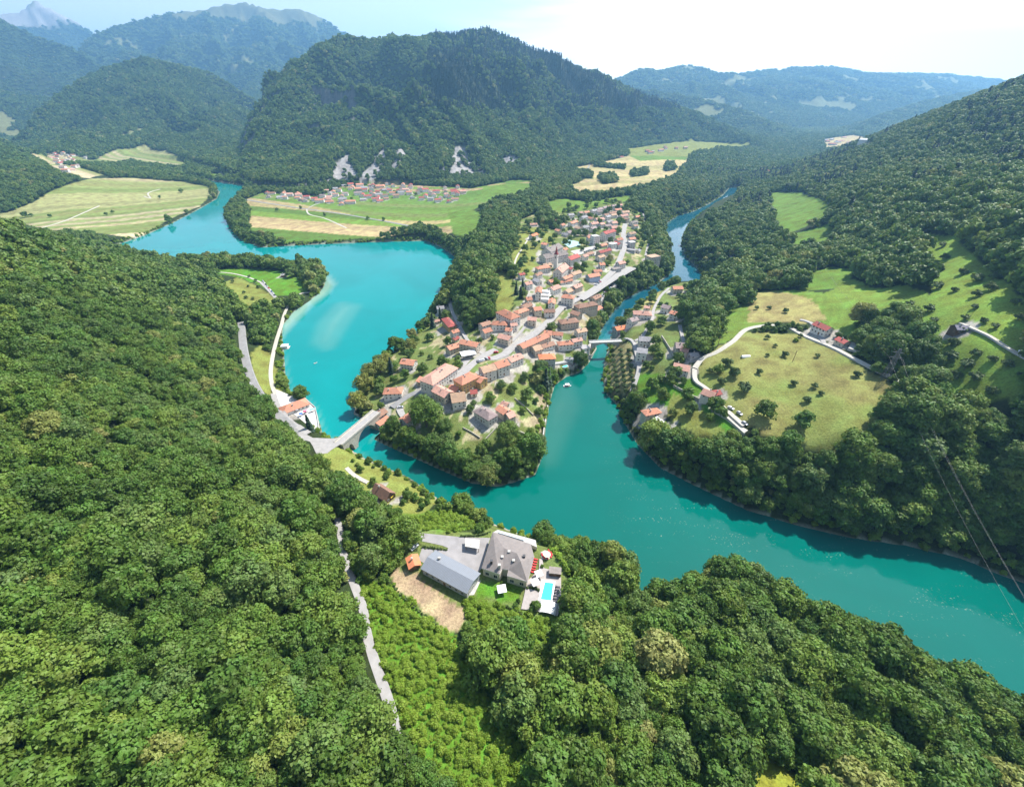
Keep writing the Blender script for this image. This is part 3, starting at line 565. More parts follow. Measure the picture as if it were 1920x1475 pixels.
for k, (c, P) in enumerate(OPENW):
    P = np.array(P); lo = P.min(0); hi = P.max(0); b = np.nonzero((X > lo[0]) & (X < hi[0]) & (Y > lo[1]) & (Y < hi[1]))[0]
    b = b[inpoly(X[b]+2.5*(vnoise(X[b]/6, Y[b]/6)-.5), Y[b]+2.5*(vnoise(X[b]/6+9, Y[b]/6)-.5), P)]
    cc = np.array(c); CC[b] = cc*(1+.35*(fbm(X[b]/40, Y[b]/40, 4)-.5))[:, None]; forest[b] = False; openi[b] = k
    an_ = k*1.3; lines = np.sin((X[b]*math.cos(an_)+Y[b]*math.sin(an_)+6*fbm(X[b]/30, Y[b]/30, 2))*(6.28/(6.5 if k in (13, 14, 15) else 9))); CC[b] *= (1+.07*lines*(fbm(X[b]/50+3, Y[b]/50, 2) > .42))[:, None]
    if k in (13,): gg = sstep(.42, .62, fbm(X[b]/38+2, Y[b]/38+4, 3)); CC[b] = CC[b]*(1-.55*gg)[:, None]+np.array([.12, .17, .035])*(.55*gg)[:, None]
    if k in (2, 3, 4, 5, 10):
        ang = {2: 2.35, 3: 1.1, 4: 1.25, 5: 1.25, 10: 1.9}[k]; s, s2 = stripes(X[b], Y[b], ang, {2: 26, 3: 22, 4: 38, 5: 30, 10: 45}[k])
        pal = np.array([[.17,.21,.06],[.22,.23,.08],[.33,.29,.15],[.40,.34,.20],[.19,.22,.07],[.25,.25,.10],[.34,.30,.17]]) if k in (2,3) else (np.array([[.34,.28,.13],[.29,.26,.11],[.38,.31,.15]]) if k == 10 else np.array([[.10,.17,.03],[.12,.19,.03],[.09,.16,.025],[.11,.18,.03],[.33,.26,.13],[.15,.19,.05],[.30,.25,.11]]))
        CC[b] = pal[(s*len(pal)).astype(int) % len(pal)]*(.85+.3*s2)[:, None]
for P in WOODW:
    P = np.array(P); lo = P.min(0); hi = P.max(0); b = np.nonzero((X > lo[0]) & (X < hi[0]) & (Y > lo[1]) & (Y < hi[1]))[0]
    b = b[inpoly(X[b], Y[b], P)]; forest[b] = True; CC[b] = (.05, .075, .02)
Wf = GW.ravel(); If = GI.ravel(); Df = GD.ravel()
forest[If] = False
# rocks and scree on the mountains
gz = GZ; gx = np.gradient(gz, axis=0)/np.maximum(1e-6, np.hypot(np.gradient(GX, axis=0), np.gradient(GY, axis=0))); gr = np.gradient(gz, axis=1)/np.maximum(1e-6, np.hypot(np.gradient(GX, axis=1), np.gradient(GY, axis=1)))
SL = np.hypot(gx, gr).ravel()
rk = (Wf == 0) & (X < -.30*Y) & (GZ.ravel() < 260) & (SL+.5*(fbm(X/50, Y/50, 4)-.5) > 1.25); forest[rk] = False; CC[rk] = np.array([.10, .10, .095])*(1+.6*(fbm(X[rk]/15, Y[rk]/15, 3)-.5))[:, None]
for P in SCREE:
    b = inpoly(X+26*(fbm(X/22, Y/22, 3)-.5), Y+40*(fbm(X/22+5, Y/22, 3)-.5), P) & (Wf == 0) & (fbm(X/16+70, Y/16, 3) < .67); forest[b] = False; CC[b] = np.array([.25, .24, .23])*(.8+.5*fbm(X[b]/9, Y[b]/30, 3))[:, None]
high = (Wf == 2) & (GZ.ravel()+420*(fbm(X/230, Y/230, 5)-.5) > 1090); forest[high] = False; CC[high] = (.13, .135, .06)
hr = (Wf == 3) & (GZ.ravel()+300*(fbm(X/300, Y/300, 5)-.5) > 1150); forest[hr] = False; CC[hr] = (.30, .29, .28)
for k in (1, 2, 3, 4, 6, 7):   # clearings on the far slopes
    b = (Wf == k) & (fbm(X/230+31*k, Y/230, 4) > (.665 if k in (6, 7) else .70)); forest[b] = False; CC[b] = (.16, .17, .07)
sh = (~If) & (Df < 2.5) & (~forest | (Y > 1500)); CC[sh] = (.30, .28, .22)
CC[If] = (.25, .27, .2)
far = (Y > 4300) & forest; CC[far] = np.array([.032, .055, .018])*(1+.8*(fbm(X[far]/45, Y[far]/45, 4)-.5))[:, None]
rd = roaddist(X, Y)
nyard = fbm(X/9, Y/9, 3); ny2 = fbm(X/14+40, Y/14, 3)
for b_ in BLOCK:
    q = np.nonzero((abs(X-b_[0]) < b_[2]+4) & (abs(Y-b_[1]) < b_[2]+4))[0]
    if len(q) == 0: continue
    dd = np.hypot(X[q]-b_[0], Y[q]-b_[1])-b_[2]+2; q = q[(dd+7*(nyard[q]-.5) < 1.5) & (ny2[q] > .36)]; q = q[~If[q]]; CC[q] = (.31, .29, .25)
q = (openi == 6) & (nyard > .56) & (ny2 < .45); CC[q] = (.30, .26, .15)
FOR = forest.reshape(GX.shape).astype(float); OI = openi.reshape(GX.shape)
# far slopes get canopy relief in the sheet itself
canopy = np.where(forest & (Y > 3000), 16*np.clip((Y-3000)/1500, 0, 1), 0)
hgt = GZ.ravel()+canopy*(fbm(X/24, Y/24, 3)-.3)*1.2
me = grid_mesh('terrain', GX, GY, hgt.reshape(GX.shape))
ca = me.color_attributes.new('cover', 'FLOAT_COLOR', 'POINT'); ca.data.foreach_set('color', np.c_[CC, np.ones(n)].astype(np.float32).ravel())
m, t, o = nt('ground'); p = NN(t, 'ShaderNodeBsdfPrincipled'); L(t, p.outputs[0], o.inputs[0]); p.inputs['Roughness'].default_value = .95; p.inputs['Specular IOR Level'].default_value = .1
at_ = NN(t, 'ShaderNodeAttribute', attribute_name='cover'); tc = NN(t, 'ShaderNodeTexCoord')
na = NN(t, 'ShaderNodeTexNoise'); na.inputs['Scale'].default_value = .09; na.inputs['Detail'].default_value = 7; L(t, tc.outputs['Object'], na.inputs['Vector'])
nb = NN(t, 'ShaderNodeTexNoise'); nb.inputs['Scale'].default_value = .9; nb.inputs['Detail'].default_value = 6; nb.inputs['Roughness'].default_value = .7; L(t, tc.outputs['Object'], nb.inputs['Vector'])
s1 = NN(t, 'ShaderNodeMapRange'); s1.inputs['From Min'].default_value = .3; s1.inputs['From Max'].default_value = .7; s1.inputs['To Min'].default_value = .72; s1.inputs['To Max'].default_value = 1.28; L(t, na.outputs[0], s1.inputs['Value'])
s2 = NN(t, 'ShaderNodeMapRange'); s2.inputs['From Min'].default_value = .3; s2.inputs['From Max'].default_value = .7; s2.inputs['To Min'].default_value = .6; s2.inputs['To Max'].default_value = 1.4; L(t, nb.outputs[0], s2.inputs['Value'])
mu = NN(t, 'ShaderNodeMath', operation='MULTIPLY'); L(t, s1.outputs[0], mu.inputs[0]); L(t, s2.outputs[0], mu.inputs[1])
hs = NN(t, 'ShaderNodeHueSaturation'); L(t, at_.outputs['Color'], hs.inputs['Color']); L(t, mu.outputs[0], hs.inputs['Value'])
hh = NN(t, 'ShaderNodeMapRange'); hh.inputs['From Min'].default_value = .3; hh.inputs['From Max'].default_value = .7; hh.inputs['To Min'].default_value = .475; hh.inputs['To Max'].default_value = .52; L(t, na.outputs[0], hh.inputs['Value']); L(t, hh.outputs[0], hs.inputs['Hue'])
L(t, hs.outputs[0], p.inputs['Base Color'])
bp = NN(t, 'ShaderNodeBump'); bp.inputs['Strength'].default_value = .7; bp.inputs['Distance'].default_value = .6; L(t, nb.outputs[0], bp.inputs['Height']); L(t, bp.outputs[0], p.inputs['Normal'])
me.materials.append(m); M_GROUND = m
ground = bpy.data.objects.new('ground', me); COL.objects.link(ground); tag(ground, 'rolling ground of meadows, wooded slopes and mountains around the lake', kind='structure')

# ------------------------------------------------------------------ water
m, t, o = nt('lake water'); p = NN(t, 'ShaderNodeBsdfPrincipled'); L(t, p.outputs[0], o.inputs[0])
tc = NN(t, 'ShaderNodeTexCoord'); wa = NN(t, 'ShaderNodeAttribute', attribute_name='cover')
n1 = NN(t, 'ShaderNodeTexNoise'); n1.inputs['Scale'].default_value = .012; n1.inputs['Detail'].default_value = 4; n1.inputs['Distortion'].default_value = 1; L(t, tc.outputs['Object'], n1.inputs['Vector'])
s1 = NN(t, 'ShaderNodeMapRange'); s1.inputs['From Min'].default_value = .3; s1.inputs['From Max'].default_value = .7; s1.inputs['To Min'].default_value = .9; s1.inputs['To Max'].default_value = 1.1; L(t, n1.outputs[0], s1.inputs['Value'])
hs = NN(t, 'ShaderNodeHueSaturation'); L(t, wa.outputs['Color'], hs.inputs['Color']); L(t, s1.outputs[0], hs.inputs['Value'])
# sun glitter painted into the water colour as pale streaks on the lower reach
mpn = NN(t, 'ShaderNodeMapping'); mpn.inputs['Rotation'].default_value = (0, 0, R(-35)); mpn.inputs['Scale'].default_value = (.02, .09, 1); L(t, tc.outputs['Object'], mpn.inputs[0])
f1 = NN(t, 'ShaderNodeTexNoise'); f1.inputs['Scale'].default_value = 1; f1.inputs['Detail'].default_value = 5; f1.inputs['Distortion'].default_value = 2; L(t, mpn.outputs[0], f1.inputs['Vector'])
f2 = NN(t, 'ShaderNodeTexNoise'); f2.inputs['Scale'].default_value = .9; f2.inputs['Detail'].default_value = 3; L(t, tc.outputs['Object'], f2.inputs['Vector'])
r1 = NN(t, 'ShaderNodeMapRange'); r1.inputs['From Min'].default_value = .52; r1.inputs['From Max'].default_value = .68; L(t, f1.outputs[0], r1.inputs['Value'])
r2 = NN(t, 'ShaderNodeMapRange'); r2.inputs['From Min'].default_value = .60; r2.inputs['From Max'].default_value = .72; L(t, f2.outputs[0], r2.inputs['Value'])
ff = NN(t, 'ShaderNodeMath', operation='MULTIPLY'); L(t, r1.outputs[0], ff.inputs[0]); L(t, r2.outputs[0], ff.inputs[1])
fg = NN(t, 'ShaderNodeMath', operation='MULTIPLY'); L(t, ff.outputs[0], fg.inputs[0]); L(t, wa.outputs['Alpha'], fg.inputs[1])
mxn = NN(t, 'ShaderNodeMix', data_type='RGBA'); L(t, fg.outputs[0], mxn.inputs['Factor']); L(t, hs.outputs[0], mxn.inputs['A']); mxn.inputs['B'].default_value = (.45, .5, .36, 1)
L(t, mxn.outputs['Result'], p.inputs['Base Color']); p.inputs['Roughness'].default_value = .03; p.inputs['IOR'].default_value = 1.33
w1 = NN(t, 'ShaderNodeTexNoise'); w1.inputs['Scale'].default_value = .35; w1.inputs['Detail'].default_value = 4; L(t, tc.outputs['Object'], w1.inputs['Vector'])
bp = NN(t, 'ShaderNodeBump'); bp.inputs['Strength'].default_value = .12; bp.inputs['Distance'].default_value = .3; L(t, w1.outputs[0], bp.inputs['Height']); L(t, bp.outputs[0], p.inputs['Normal'])
st = 2; WX, WY = GX[::st, ::st], GY[::st, ::st]; keep = WY[0].max()
jm = int((math.log(3600)-math.log(R0))/(math.log(R1)-math.log(R0))*(NR-1)/st)
WX, WY = WX[:, :jm], WY[:, :jm]; wd = GD[::st, ::st][:, :jm].ravel(); wx, wy = WX.ravel(), WY.ravel()
lake = np.array([0.0, .20, .195]); river = np.array([0.0, .108, .086]); idr = np.array([.005, .075, .11])
kr = sstep(-40, 120, (wx*.9-wy*.45)+190)   # lower river reach is greener
q1 = at(700, 850)[:2]; q2 = at(1130, 640)[:2]
lowr = sstep(-15, 25, (wx-q1[0])*(q2[1]-q1[1])-(wy-q1[1])*(q2[0]-q1[0]) if False else -( (wy-q1[1])*(q2[0]-q1[0])-(wx-q1[0])*(q2[1]-q1[1]) )/math.hypot(*(q2-q1)))
ID = at(1125, 640)[:2]; idz = sstep(-25, 45, wy-ID[1])*sstep(0, 30, wx-40)
wc = lake[None]*(1-lowr)[:, None]+river[None]*lowr[:, None]; wc = wc*(1-idz)[:, None]+idr[None]*idz[:, None]
shal = np.array([.30, .40, .30])
def blob(P, soft): 
    P = [at(u, v)[:2] for u, v in P]; ins = inpoly(wx, wy, P); d = segdist(wx, wy, P); return np.where(ins, .5+.5*sstep(0, soft, d), .5-.5*sstep(0, soft, d))
sf = np.maximum.reduce([blob([(606,512),(616,518),(627,532),(612,552),(584,572),(556,600),(530,628),(525,600),(560,560),(600,545)], 6)*.65, blob([(640,570),(665,575),(640,610),(615,650),(598,640),(608,605)], 14)*.26, np.where(If.reshape(GX.shape)[::st, ::st][:, :jm].ravel() & (wx < 400), (1-sstep(0, 4, wd))*.2*(1-lowr), 0), blob([(1030,760),(1060,730),(1070,760),(1050,800),(1025,860)],14)*.12, blob([(204,470),(225,466),(230,485),(205,492)],8)*.5])
wc = wc*(1-sf)[:, None]+shal[None]*sf[:, None]
glitter = sstep(at(1100,880)[0], at(1200,900)[0], wx)*lowr*(1-idz)*.5  # strength of the painted sun sparkle, stored as alpha
wm = grid_mesh('water', WX, WY, np.zeros(WX.shape)); ca = wm.color_attributes.new('cover', 'FLOAT_COLOR', 'POINT'); ca.data.foreach_set('color', np.c_[wc, glitter].astype(np.float32).ravel())
wm.materials.append(m); water = bpy.data.objects.new('water', wm); COL.objects.link(water); tag(water, 'turquoise lake and the rivers that meet below the village', kind='structure')

# ------------------------------------------------------------------ air
hm, t, o = nt('haze'); pv = NN(t, 'ShaderNodeVolumePrincipled'); pv.inputs['Density'].default_value = 1.1e-4; pv.inputs['Color'].default_value = (.27, .60, 1, 1); pv.inputs['Anisotropy'].default_value = .3
L(t, pv.outputs[0], o.inputs['Volume'])
bx = [(-11500, -900, -8), (11500, -900, -8), (11500, 11500, -8), (-11500, 11500, -8)]; HT = 1480
hz = mesh_obj('haze', bx+[(x, y, HT) for x, y, _ in bx], [(3,2,1,0),(4,5,6,7),(0,1,5,4),(1,2,6,5),(2,3,7,6),(3,0,4,7)], hm); tag(hz, 'thin blue summer haze over the whole valley', kind='stuff')
# ------------------------------------------------------------------ trees
def leafmat(name, stops, trans=.22, hue=.02):
    m, t, o = nt(name); oi = NN(t, 'ShaderNodeObjectInfo'); tc = NN(t, 'ShaderNodeTexCoord')
    r = ramp(t, stops); lz = NN(t, 'ShaderNodeTexNoise'); lz.inputs['Scale'].default_value = .022; lz.inputs['Detail'].default_value = 2; L(t, oi.outputs['Location'], lz.inputs['Vector'])
    la = NN(t, 'ShaderNodeMath', operation='MULTIPLY_ADD'); la.inputs[1].default_value = 1.5; la.inputs[2].default_value = -.75; L(t, lz.outputs[0], la.inputs[0]); lb_ = NN(t, 'ShaderNodeMath', operation='ADD'); L(t, la.outputs[0], lb_.inputs[0]); L(t, oi.outputs['Random'], lb_.inputs[1])
    lc = NN(t, 'ShaderNodeMath', operation='PINGPONG'); lc.inputs[1].default_value = 1.0; L(t, lb_.outputs[0], lc.inputs[0]); L(t, lc.outputs[0], r.inputs[0])
    n1 = NN(t, 'ShaderNodeTexNoise'); n1.inputs['Scale'].default_value = .5; n1.inputs['Detail'].default_value = 3; L(t, tc.outputs['Object'], n1.inputs['Vector'])
    s = NN(t, 'ShaderNodeMapRange'); s.inputs['From Min'].default_value = .3; s.inputs['From Max'].default_value = .7; s.inputs['To Min'].default_value = .7; s.inputs['To Max'].default_value = 1.3; L(t, n1.outputs[0], s.inputs['Value'])
    h = NN(t, 'ShaderNodeHueSaturation'); L(t, r.outputs[0], h.inputs['Color']); L(t, s.outputs[0], h.inputs['Value'])
    h2 = NN(t, 'ShaderNodeMapRange'); h2.inputs['From Min'].default_value = .3; h2.inputs['From Max'].default_value = .7; h2.inputs['To Min'].default_value = .5-hue; h2.inputs['To Max'].default_value = .5+hue*.6; L(t, n1.outputs[0], h2.inputs['Value']); L(t, h2.outputs[0], h.inputs['Hue'])
    p = NN(t, 'ShaderNodeBsdfPrincipled'); L(t, h.outputs[0], p.inputs['Base Color']); p.inputs['Roughness'].default_value = .55; p.inputs['Specular IOR Level'].default_value = .25
    tr = NN(t, 'ShaderNodeBsdfTranslucent'); hb = NN(t, 'ShaderNodeHueSaturation'); hb.inputs['Value'].default_value = 1.5; hb.inputs['Hue'].default_value = .485; L(t, h.outputs[0], hb.inputs['Color']); L(t, hb.outputs[0], tr.inputs[0])
    mx = NN(t, 'ShaderNodeMixShader'); mx.inputs[0].default_value = trans; L(t, p.outputs[0], mx.inputs[1]); L(t, tr.outputs[0], mx.inputs[2]); L(t, mx.outputs[0], o.inputs[0]); return m
M_LEAF = leafmat('broad leaves', [(0, (0.056,0.107,0.017)),(.16, (0.088,0.157,0.021)),(.32, (0.070,0.141,0.025)),(.48, (0.118,0.185,0.025)),(.62, (0.082,0.168,0.025)),(.76, (0.139,0.208,0.032)),(.88, (0.103,0.168,0.042)),(.95, (0.154,0.235,0.034)),(.98,(0.206,0.235,0.058)),(1, (0.257,0.270,0.084))])
M_BUSH = leafmat('bright undergrowth leaves', [(0, (.15,.25,.024)),(.5, (.19,.31,.03)),(1, (.23,.34,.042))], .3)
M_WILLOW = leafmat('willow leaves', [(0, (.15,.19,.045)),(1, (.24,.25,.05))], .3)
M_SPRUCE = leafmat('spruce needles', [(0, (.016,.040,.020)),(1, (.028,.060,.028))], .05)
M_FRUIT = leafmat('fruit tree leaves', [(0, (.065,.11,.03)),(1, (.10,.15,.04))], .2)
M_BARK = mat('bark', (.12, .095, .07), .9, 3, .3)
def quads_to_mesh(name, C, Nn, S, mt, extra=None):
    """one small leaf-spray face per centre"""
    k = len(C); a = rng.normal(size=(k, 3)); u = np.cross(Nn, a); u /= np.linalg.norm(u, axis=1)[:, None]+1e-9; v = np.cross(Nn, u)
    S = S[:, None]; w = rng.uniform(.55, 1, (k, 1))
    P = np.stack([C-u*S-v*S*w*.6, C+u*S*.9-v*S*w, C+u*S*.7+v*S*w+Nn*S*.25, C-u*S*.8+v*S*w*.8], 1).reshape(-1, 3)
    Fq = np.arange(4*k).reshape(k, 4)
    if extra is not None:
        EV, EF = extra; Fq = [tuple(f) for f in Fq]+[tuple(np.array(f)+4*k) for f in EF]; P = np.vstack([P, EV])
    me = bpy.data.meshes.new(name); me.from_pydata(P.tolist(), [], [list(map(int, f)) for f in Fq]); me.materials.append(mt); return me
_ico = None
def ico(sub=1):
    bm = bmesh.new(); bmesh.ops.create_icosphere(bm, subdivisions=sub, radius=1); V = np.array([v.co[:] for v in bm.verts]); Fq = [[v.index for v in f.verts] for f in bm.faces]; bm.free(); return V, Fq
def crown(name, mt, nl, ns, size, rad=5.5, h=12.0, flat=.8, bottom=.22, lob=.45, core=.70, sub=1):
    V0, F0 = ico(sub); Cs, Ns, EV, EF = [], [], [], []; off = 0
    zc = h*(.5+bottom/2); hz_ = h*(1-bottom)/2
    lobes = [(np.array([0, 0, zc-.08*h]), rad*.66)]; sk = rng.uniform(-.18, .18, 2)*rad; ex = rng.uniform(.85, 1.18)
    for i in range(nl):
        a = i*2.399+rng.uniform(-.4, .4); q = (i+.5)/nl; zz = zc+hz_*(.75-1.35*q); rr_ = rad*(.25+.5*math.sqrt(q))*rng.uniform(.85, 1.1)
        lobes.append((np.array([rr_*math.cos(a)*ex+sk[0]*q, rr_*math.sin(a)/ex+sk[1]*q, zz+rng.uniform(-.05, .05)*h]), rad*lob*rng.uniform(.6, 1.35)))
    tot = sum(r*r for _, r in lobes)
    for c, r in lobes:
        k = int(ns*r*r/tot)+3; d = rng.normal(size=(k, 3)); d /= np.linalg.norm(d, axis=1)[:, None]; d[:, 2] = np.where(d[:, 2] < -.35, -d[:, 2], d[:, 2])
        rj = r*rng.uniform(.78, 1.22, (k, 1))*(1+.16*np.sin(d[:, :1]*5+c[0])*np.cos(d[:, 1:2]*6+c[1])); Cs.append(c+d*rj*np.array([1, 1, flat])); nn = d+rng.normal(size=(k, 3))*.5; nn[:, 2] += .15; Ns.append(nn/np.linalg.norm(nn, axis=1)[:, None])
        ev = c+V0*r*core*np.array([1, 1, flat])*(1+.12*rng.normal(size=(len(V0), 1))); EV.append(ev); EF += [[j+off for j in f] for f in F0]; off += len(V0)
    C = np.vstack(Cs); Nn = np.vstack(Ns); S = rng.uniform(.7, 1.25, len(C))*size
    return quads_to_mesh(name, C, Nn, S, mt, (np.vstack(EV), EF))
def spruce(name, mt, ns, h=16.0, rad=3.1, size=.55, tiers=13):
    Cs, Ns = [], []
    for k in range(ns):
        q = rng.random()**.7; tier = math.floor(q*tiers)/tiers; a = rng.uniform(0, 6.283); frac = rng.uniform(.25, 1)
        z = h*(1-tier)-.9*frac*(.5+tier) - .3; r = rad*(.08+tier)*frac*(1+.12*math.sin(a*5+tier*9)); Cs.append((r*math.cos(a), r*math.sin(a), max(z, .6))); Ns.append((math.cos(a)*.6, math.sin(a)*.6, 1))
    C = np.array(Cs); Nn = np.array(Ns)+rng.normal(size=(ns, 3))*.25; Nn /= np.linalg.norm(Nn, axis=1)[:, None]
    k = 9; EV = [[0, 0, h*.98]]+[[rad*.62*math.cos(6.283*i/k), rad*.62*math.sin(6.283*i/k), .8] for i in range(k)]; EF = [[0, 1+i, 1+(i+1) % k] for i in range(k)]
    return quads_to_mesh(name, C, Nn, rng.uniform(.6, 1.2, ns)*size, mt, (np.array(EV), EF))
def trunk_mesh(name, h=7.0, r=.32, limbs=4, spread=2.6):
    V, Fq = [], []
    def tube(a, b, ra, rb, k=6):
        a = np.array(a, float); b = np.array(b, float); d = b-a; d /= np.linalg.norm(d); u = np.cross(d, [.3, .2, 1.]) if abs(d[2]) < .9 else np.cross(d, [1., 0, 0]); u /= np.linalg.norm(u); v = np.cross(d, u); o = len(V)
        for c, rr_ in ((a, ra), (b, rb)):
            for i in range(k): V.append(c+rr_*(math.cos(6.283*i/k)*u+math.sin(6.283*i/k)*v))
        for i in range(k): Fq.append((o+i, o+(i+1) % k, o+k+(i+1) % k, o+k+i))
    tube((0, 0, -1), (0, 0, h*.4), r, r*.75); tube((0, 0, h*.4), (.2, .1, h), r*.75, r*.3)
    for i in range(limbs):
        a = i*2.4; tube((0, 0, h*(.38+.1*i)), (spread*math.cos(a), spread*math.sin(a), h*(.75+.1*i)), r*.45, r*.12)
    me = bpy.data.meshes.new(name); me.from_pydata([tuple(v) for v in V], [], Fq); me.materials.append(M_BARK); return me
CR_HI = [crown('broadleaf_crown', M_LEAF, nl, 3600, .34, rad=rd_, h=hh_, lob=lb, bottom=.15) for nl, rd_, hh_, lb in ((22, 5.8, 12.5, .30), (16, 6.0, 11.5, .36), (26, 5.4, 13.5, .27), (9, 5.2, 11, .46), (30, 6.6, 12.0, .25))]
CR_MID = [crown('broadleaf_crown_middle', M_LEAF, nl, 620, .82, rad=5.5, h=12.2, lob=lb, bottom=.12) for nl, lb in ((8, .48), (6, .55), (10, .42))]
CR_LO = [crown('broadleaf_crown_far', M_LEAF, nl, 150, 1.6, rad=5.6, h=12.0, lob=.55, bottom=.05, sub=1) for nl in (4, 5)]
CR_BUSH = crown('bush_leaves', M_BUSH, 6, 700, .28, rad=2.4, h=3.4, lob=.5, bottom=-.1)
CR_WIL = crown('willow_crown', M_WILLOW, 10, 1500, .42, rad=5.8, h=12, lob=.42, bottom=.02)
CR_FRUIT = crown('fruit_crown', M_FRUIT, 6, 420, .36, rad=2.6, h=4.6, lob=.42, bottom=.02, core=.55)
CR_SPR = spruce('spruce_crown', M_SPRUCE, 900, size=.75); CR_SPR_LO = spruce('spruce_crown_far', M_SPRUCE, 150, size=1.7, tiers=7)
CR_BIG = crown('plane_crown', M_LEAF, 22, 5200, .42, rad=10, h=20, lob=.34, bottom=.12)
T_FOR, T_FRU, T_BIG = trunk_mesh('trunk', 8), trunk_mesh('trunk', 3, .16, 3, 1.2), trunk_mesh('trunk', 13, .7, 6, 5)
def tree(name, cm, tm, x, y, s, label, cat, group=None, z=None, rz=None, crown_name='crown', sx=None):
    e = bpy.data.objects.new(name, None); COL.objects.link(e); e.empty_display_size = 1
    e.location = (x, y, float(H(x, y)) if z is None else z); e.rotation_euler = (0, 0, rng.uniform(0, 6.28) if rz is None else rz); sz = s*(1 if sx is None else sx); e.scale = (s, s, sz)
    c = bpy.data.objects.new(crown_name, cm); COL.objects.link(c); c.parent = e
    if tm is not None: k = bpy.data.objects.new('trunk', tm); COL.objects.link(k); k.parent = e
    tag(e, label, cat, group); return c
TREESPOTS = []   # (x, y, r) of trees standing on their own, kept free of others
# ------------------------------------------------------------------ materials of built things
def roofmat(name, col, rows=.42, var=.25, rough=.8, spec=.25):
    m, t, o = nt(name); p = NN(t, 'ShaderNodeBsdfPrincipled'); L(t, p.outputs[0], o.inputs[0]); tc = NN(t, 'ShaderNodeTexCoord'); oi = NN(t, 'ShaderNodeObjectInfo')
    n1 = NN(t, 'ShaderNodeTexNoise'); n1.inputs['Scale'].default_value = .55; n1.inputs['Detail'].default_value = 6; n1.inputs['Roughness'].default_value = .65; L(t, tc.outputs['Object'], n1.inputs['Vector'])
    w = NN(t, 'ShaderNodeTexWave'); w.bands_direction = 'X'; w.inputs['Scale'].default_value = 1/rows*.3; w.inputs['Distortion'].default_value = .6; L(t, tc.outputs['Object'], w.inputs['Vector'])
    a = NN(t, 'ShaderNodeMapRange'); a.inputs['From Min'].default_value = .3; a.inputs['From Max'].default_value = .7; a.inputs['To Min'].default_value = 1-var; a.inputs['To Max'].default_value = 1+var; L(t, n1.outputs[0], a.inputs['Value'])
    b = NN(t, 'ShaderNodeMapRange'); b.inputs['To Min'].default_value = .85; b.inputs['To Max'].default_value = 1.1; L(t, w.outputs['Fac'], b.inputs['Value'])
    c = NN(t, 'ShaderNodeMapRange'); c.inputs['To Min'].default_value = .82; c.inputs['To Max'].default_value = 1.2; L(t, oi.outputs['Random'], c.inputs['Value'])
    q = NN(t, 'ShaderNodeMath', operation='MULTIPLY'); L(t, a.outputs[0], q.inputs[0]); L(t, b.outputs[0], q.inputs[1]); q2 = NN(t, 'ShaderNodeMath', operation='MULTIPLY'); L(t, q.outputs[0], q2.inputs[0]); L(t, c.outputs[0], q2.inputs[1])
    h = NN(t, 'ShaderNodeHueSaturation'); h.inputs['Color'].default_value = (*col, 1); L(t, q2.outputs[0], h.inputs['Value'])
    d = NN(t, 'ShaderNodeMapRange'); d.inputs['To Min'].default_value = .75; d.inputs['To Max'].default_value = 1.15; L(t, n1.outputs[0], d.inputs['Value']); L(t, d.outputs[0], h.inputs['Saturation'])
    L(t, h.outputs[0], p.inputs['Base Color']); p.inputs['Roughness'].default_value = rough; p.inputs['Specular IOR Level'].default_value = spec
    bp = NN(t, 'ShaderNodeBump'); bp.inputs['Strength'].default_value = .5; bp.inputs['Distance'].default_value = .08; L(t, w.outputs['Fac'], bp.inputs['Height']); L(t, bp.outputs[0], p.inputs['Normal']); return m
RM = {'r': roofmat('terracotta tiles', (.44,.185,.11)), 'p': roofmat('faded pink tiles', (.44,.235,.175)), 'd': roofmat('dark red tiles', (.33,.075,.06)), 'b': roofmat('brown tiles', (.27,.15,.10)), 'm': roofmat('mauve tiles', (.25,.19,.18)),
      'g': roofmat('grey roof', (.27,.26,.265)), 't': roofmat('tan tiles', (.38,.245,.155)), 'w': roofmat('white flat roof', (.62,.62,.60)), 'o': roofmat('orange tiles', (.52,.17,.07)), 'k': roofmat('grey brown roof', (.235,.20,.18)), 'n': roofmat('violet grey roof', (.20,.19,.24))}
WM = {'w': mat('white render', (.63,.60,.55), .85, .7, .12, rnd=.1), 'c': mat('cream render', (.50,.44,.35), .85, .7, .15, rnd=.15), 'y': mat('ochre render', (.46,.31,.13), .85, .7, .15), 's': mat('grey render', (.42,.41,.39), .85, .7, .15, rnd=.1),
      'u': mat('bluish render', (.36,.42,.52), .85, .7, .12), 'n': mat('brown timber', (.13,.075,.045), .8, 3, .25)}
M_GLASS = mat('window glass', (.03,.035,.04), .12, 1, .1, .6); M_FRAME = mat('window frame', (.55,.53,.50), .6, 3, .1); M_CONC = mat('concrete', (.42,.405,.37), .9, .8, .18, bump=.3); M_STONE = mat('pale stone wall', (.40,.37,.31), .9, 1.6, .3, bump=.6)
M_WHITE = mat('white paint', (.78,.78,.76), .5, 2, .06); M_DARKM = mat('dark metal', (.05,.05,.055), .5, 3, .2, .5); M_WOODB = mat('timber brown', (.20,.12,.07), .75, 4, .3)
M_ASPH = mat('worn asphalt', (.23,.225,.22), .9, .35, .13, bump=.3); M_GRAV = mat('pale gravel', (.42,.395,.34), .95, .8, .16, bump=.5); M_STREET = mat('street paving', (.31,.295,.28), .9, .4, .12, bump=.3); M_LINE = mat('white road paint', (.7,.7,.68), .7, 4, .1)
def colmat(name, c, r=.45): return mat(name, c, r, 2, .08, .5)
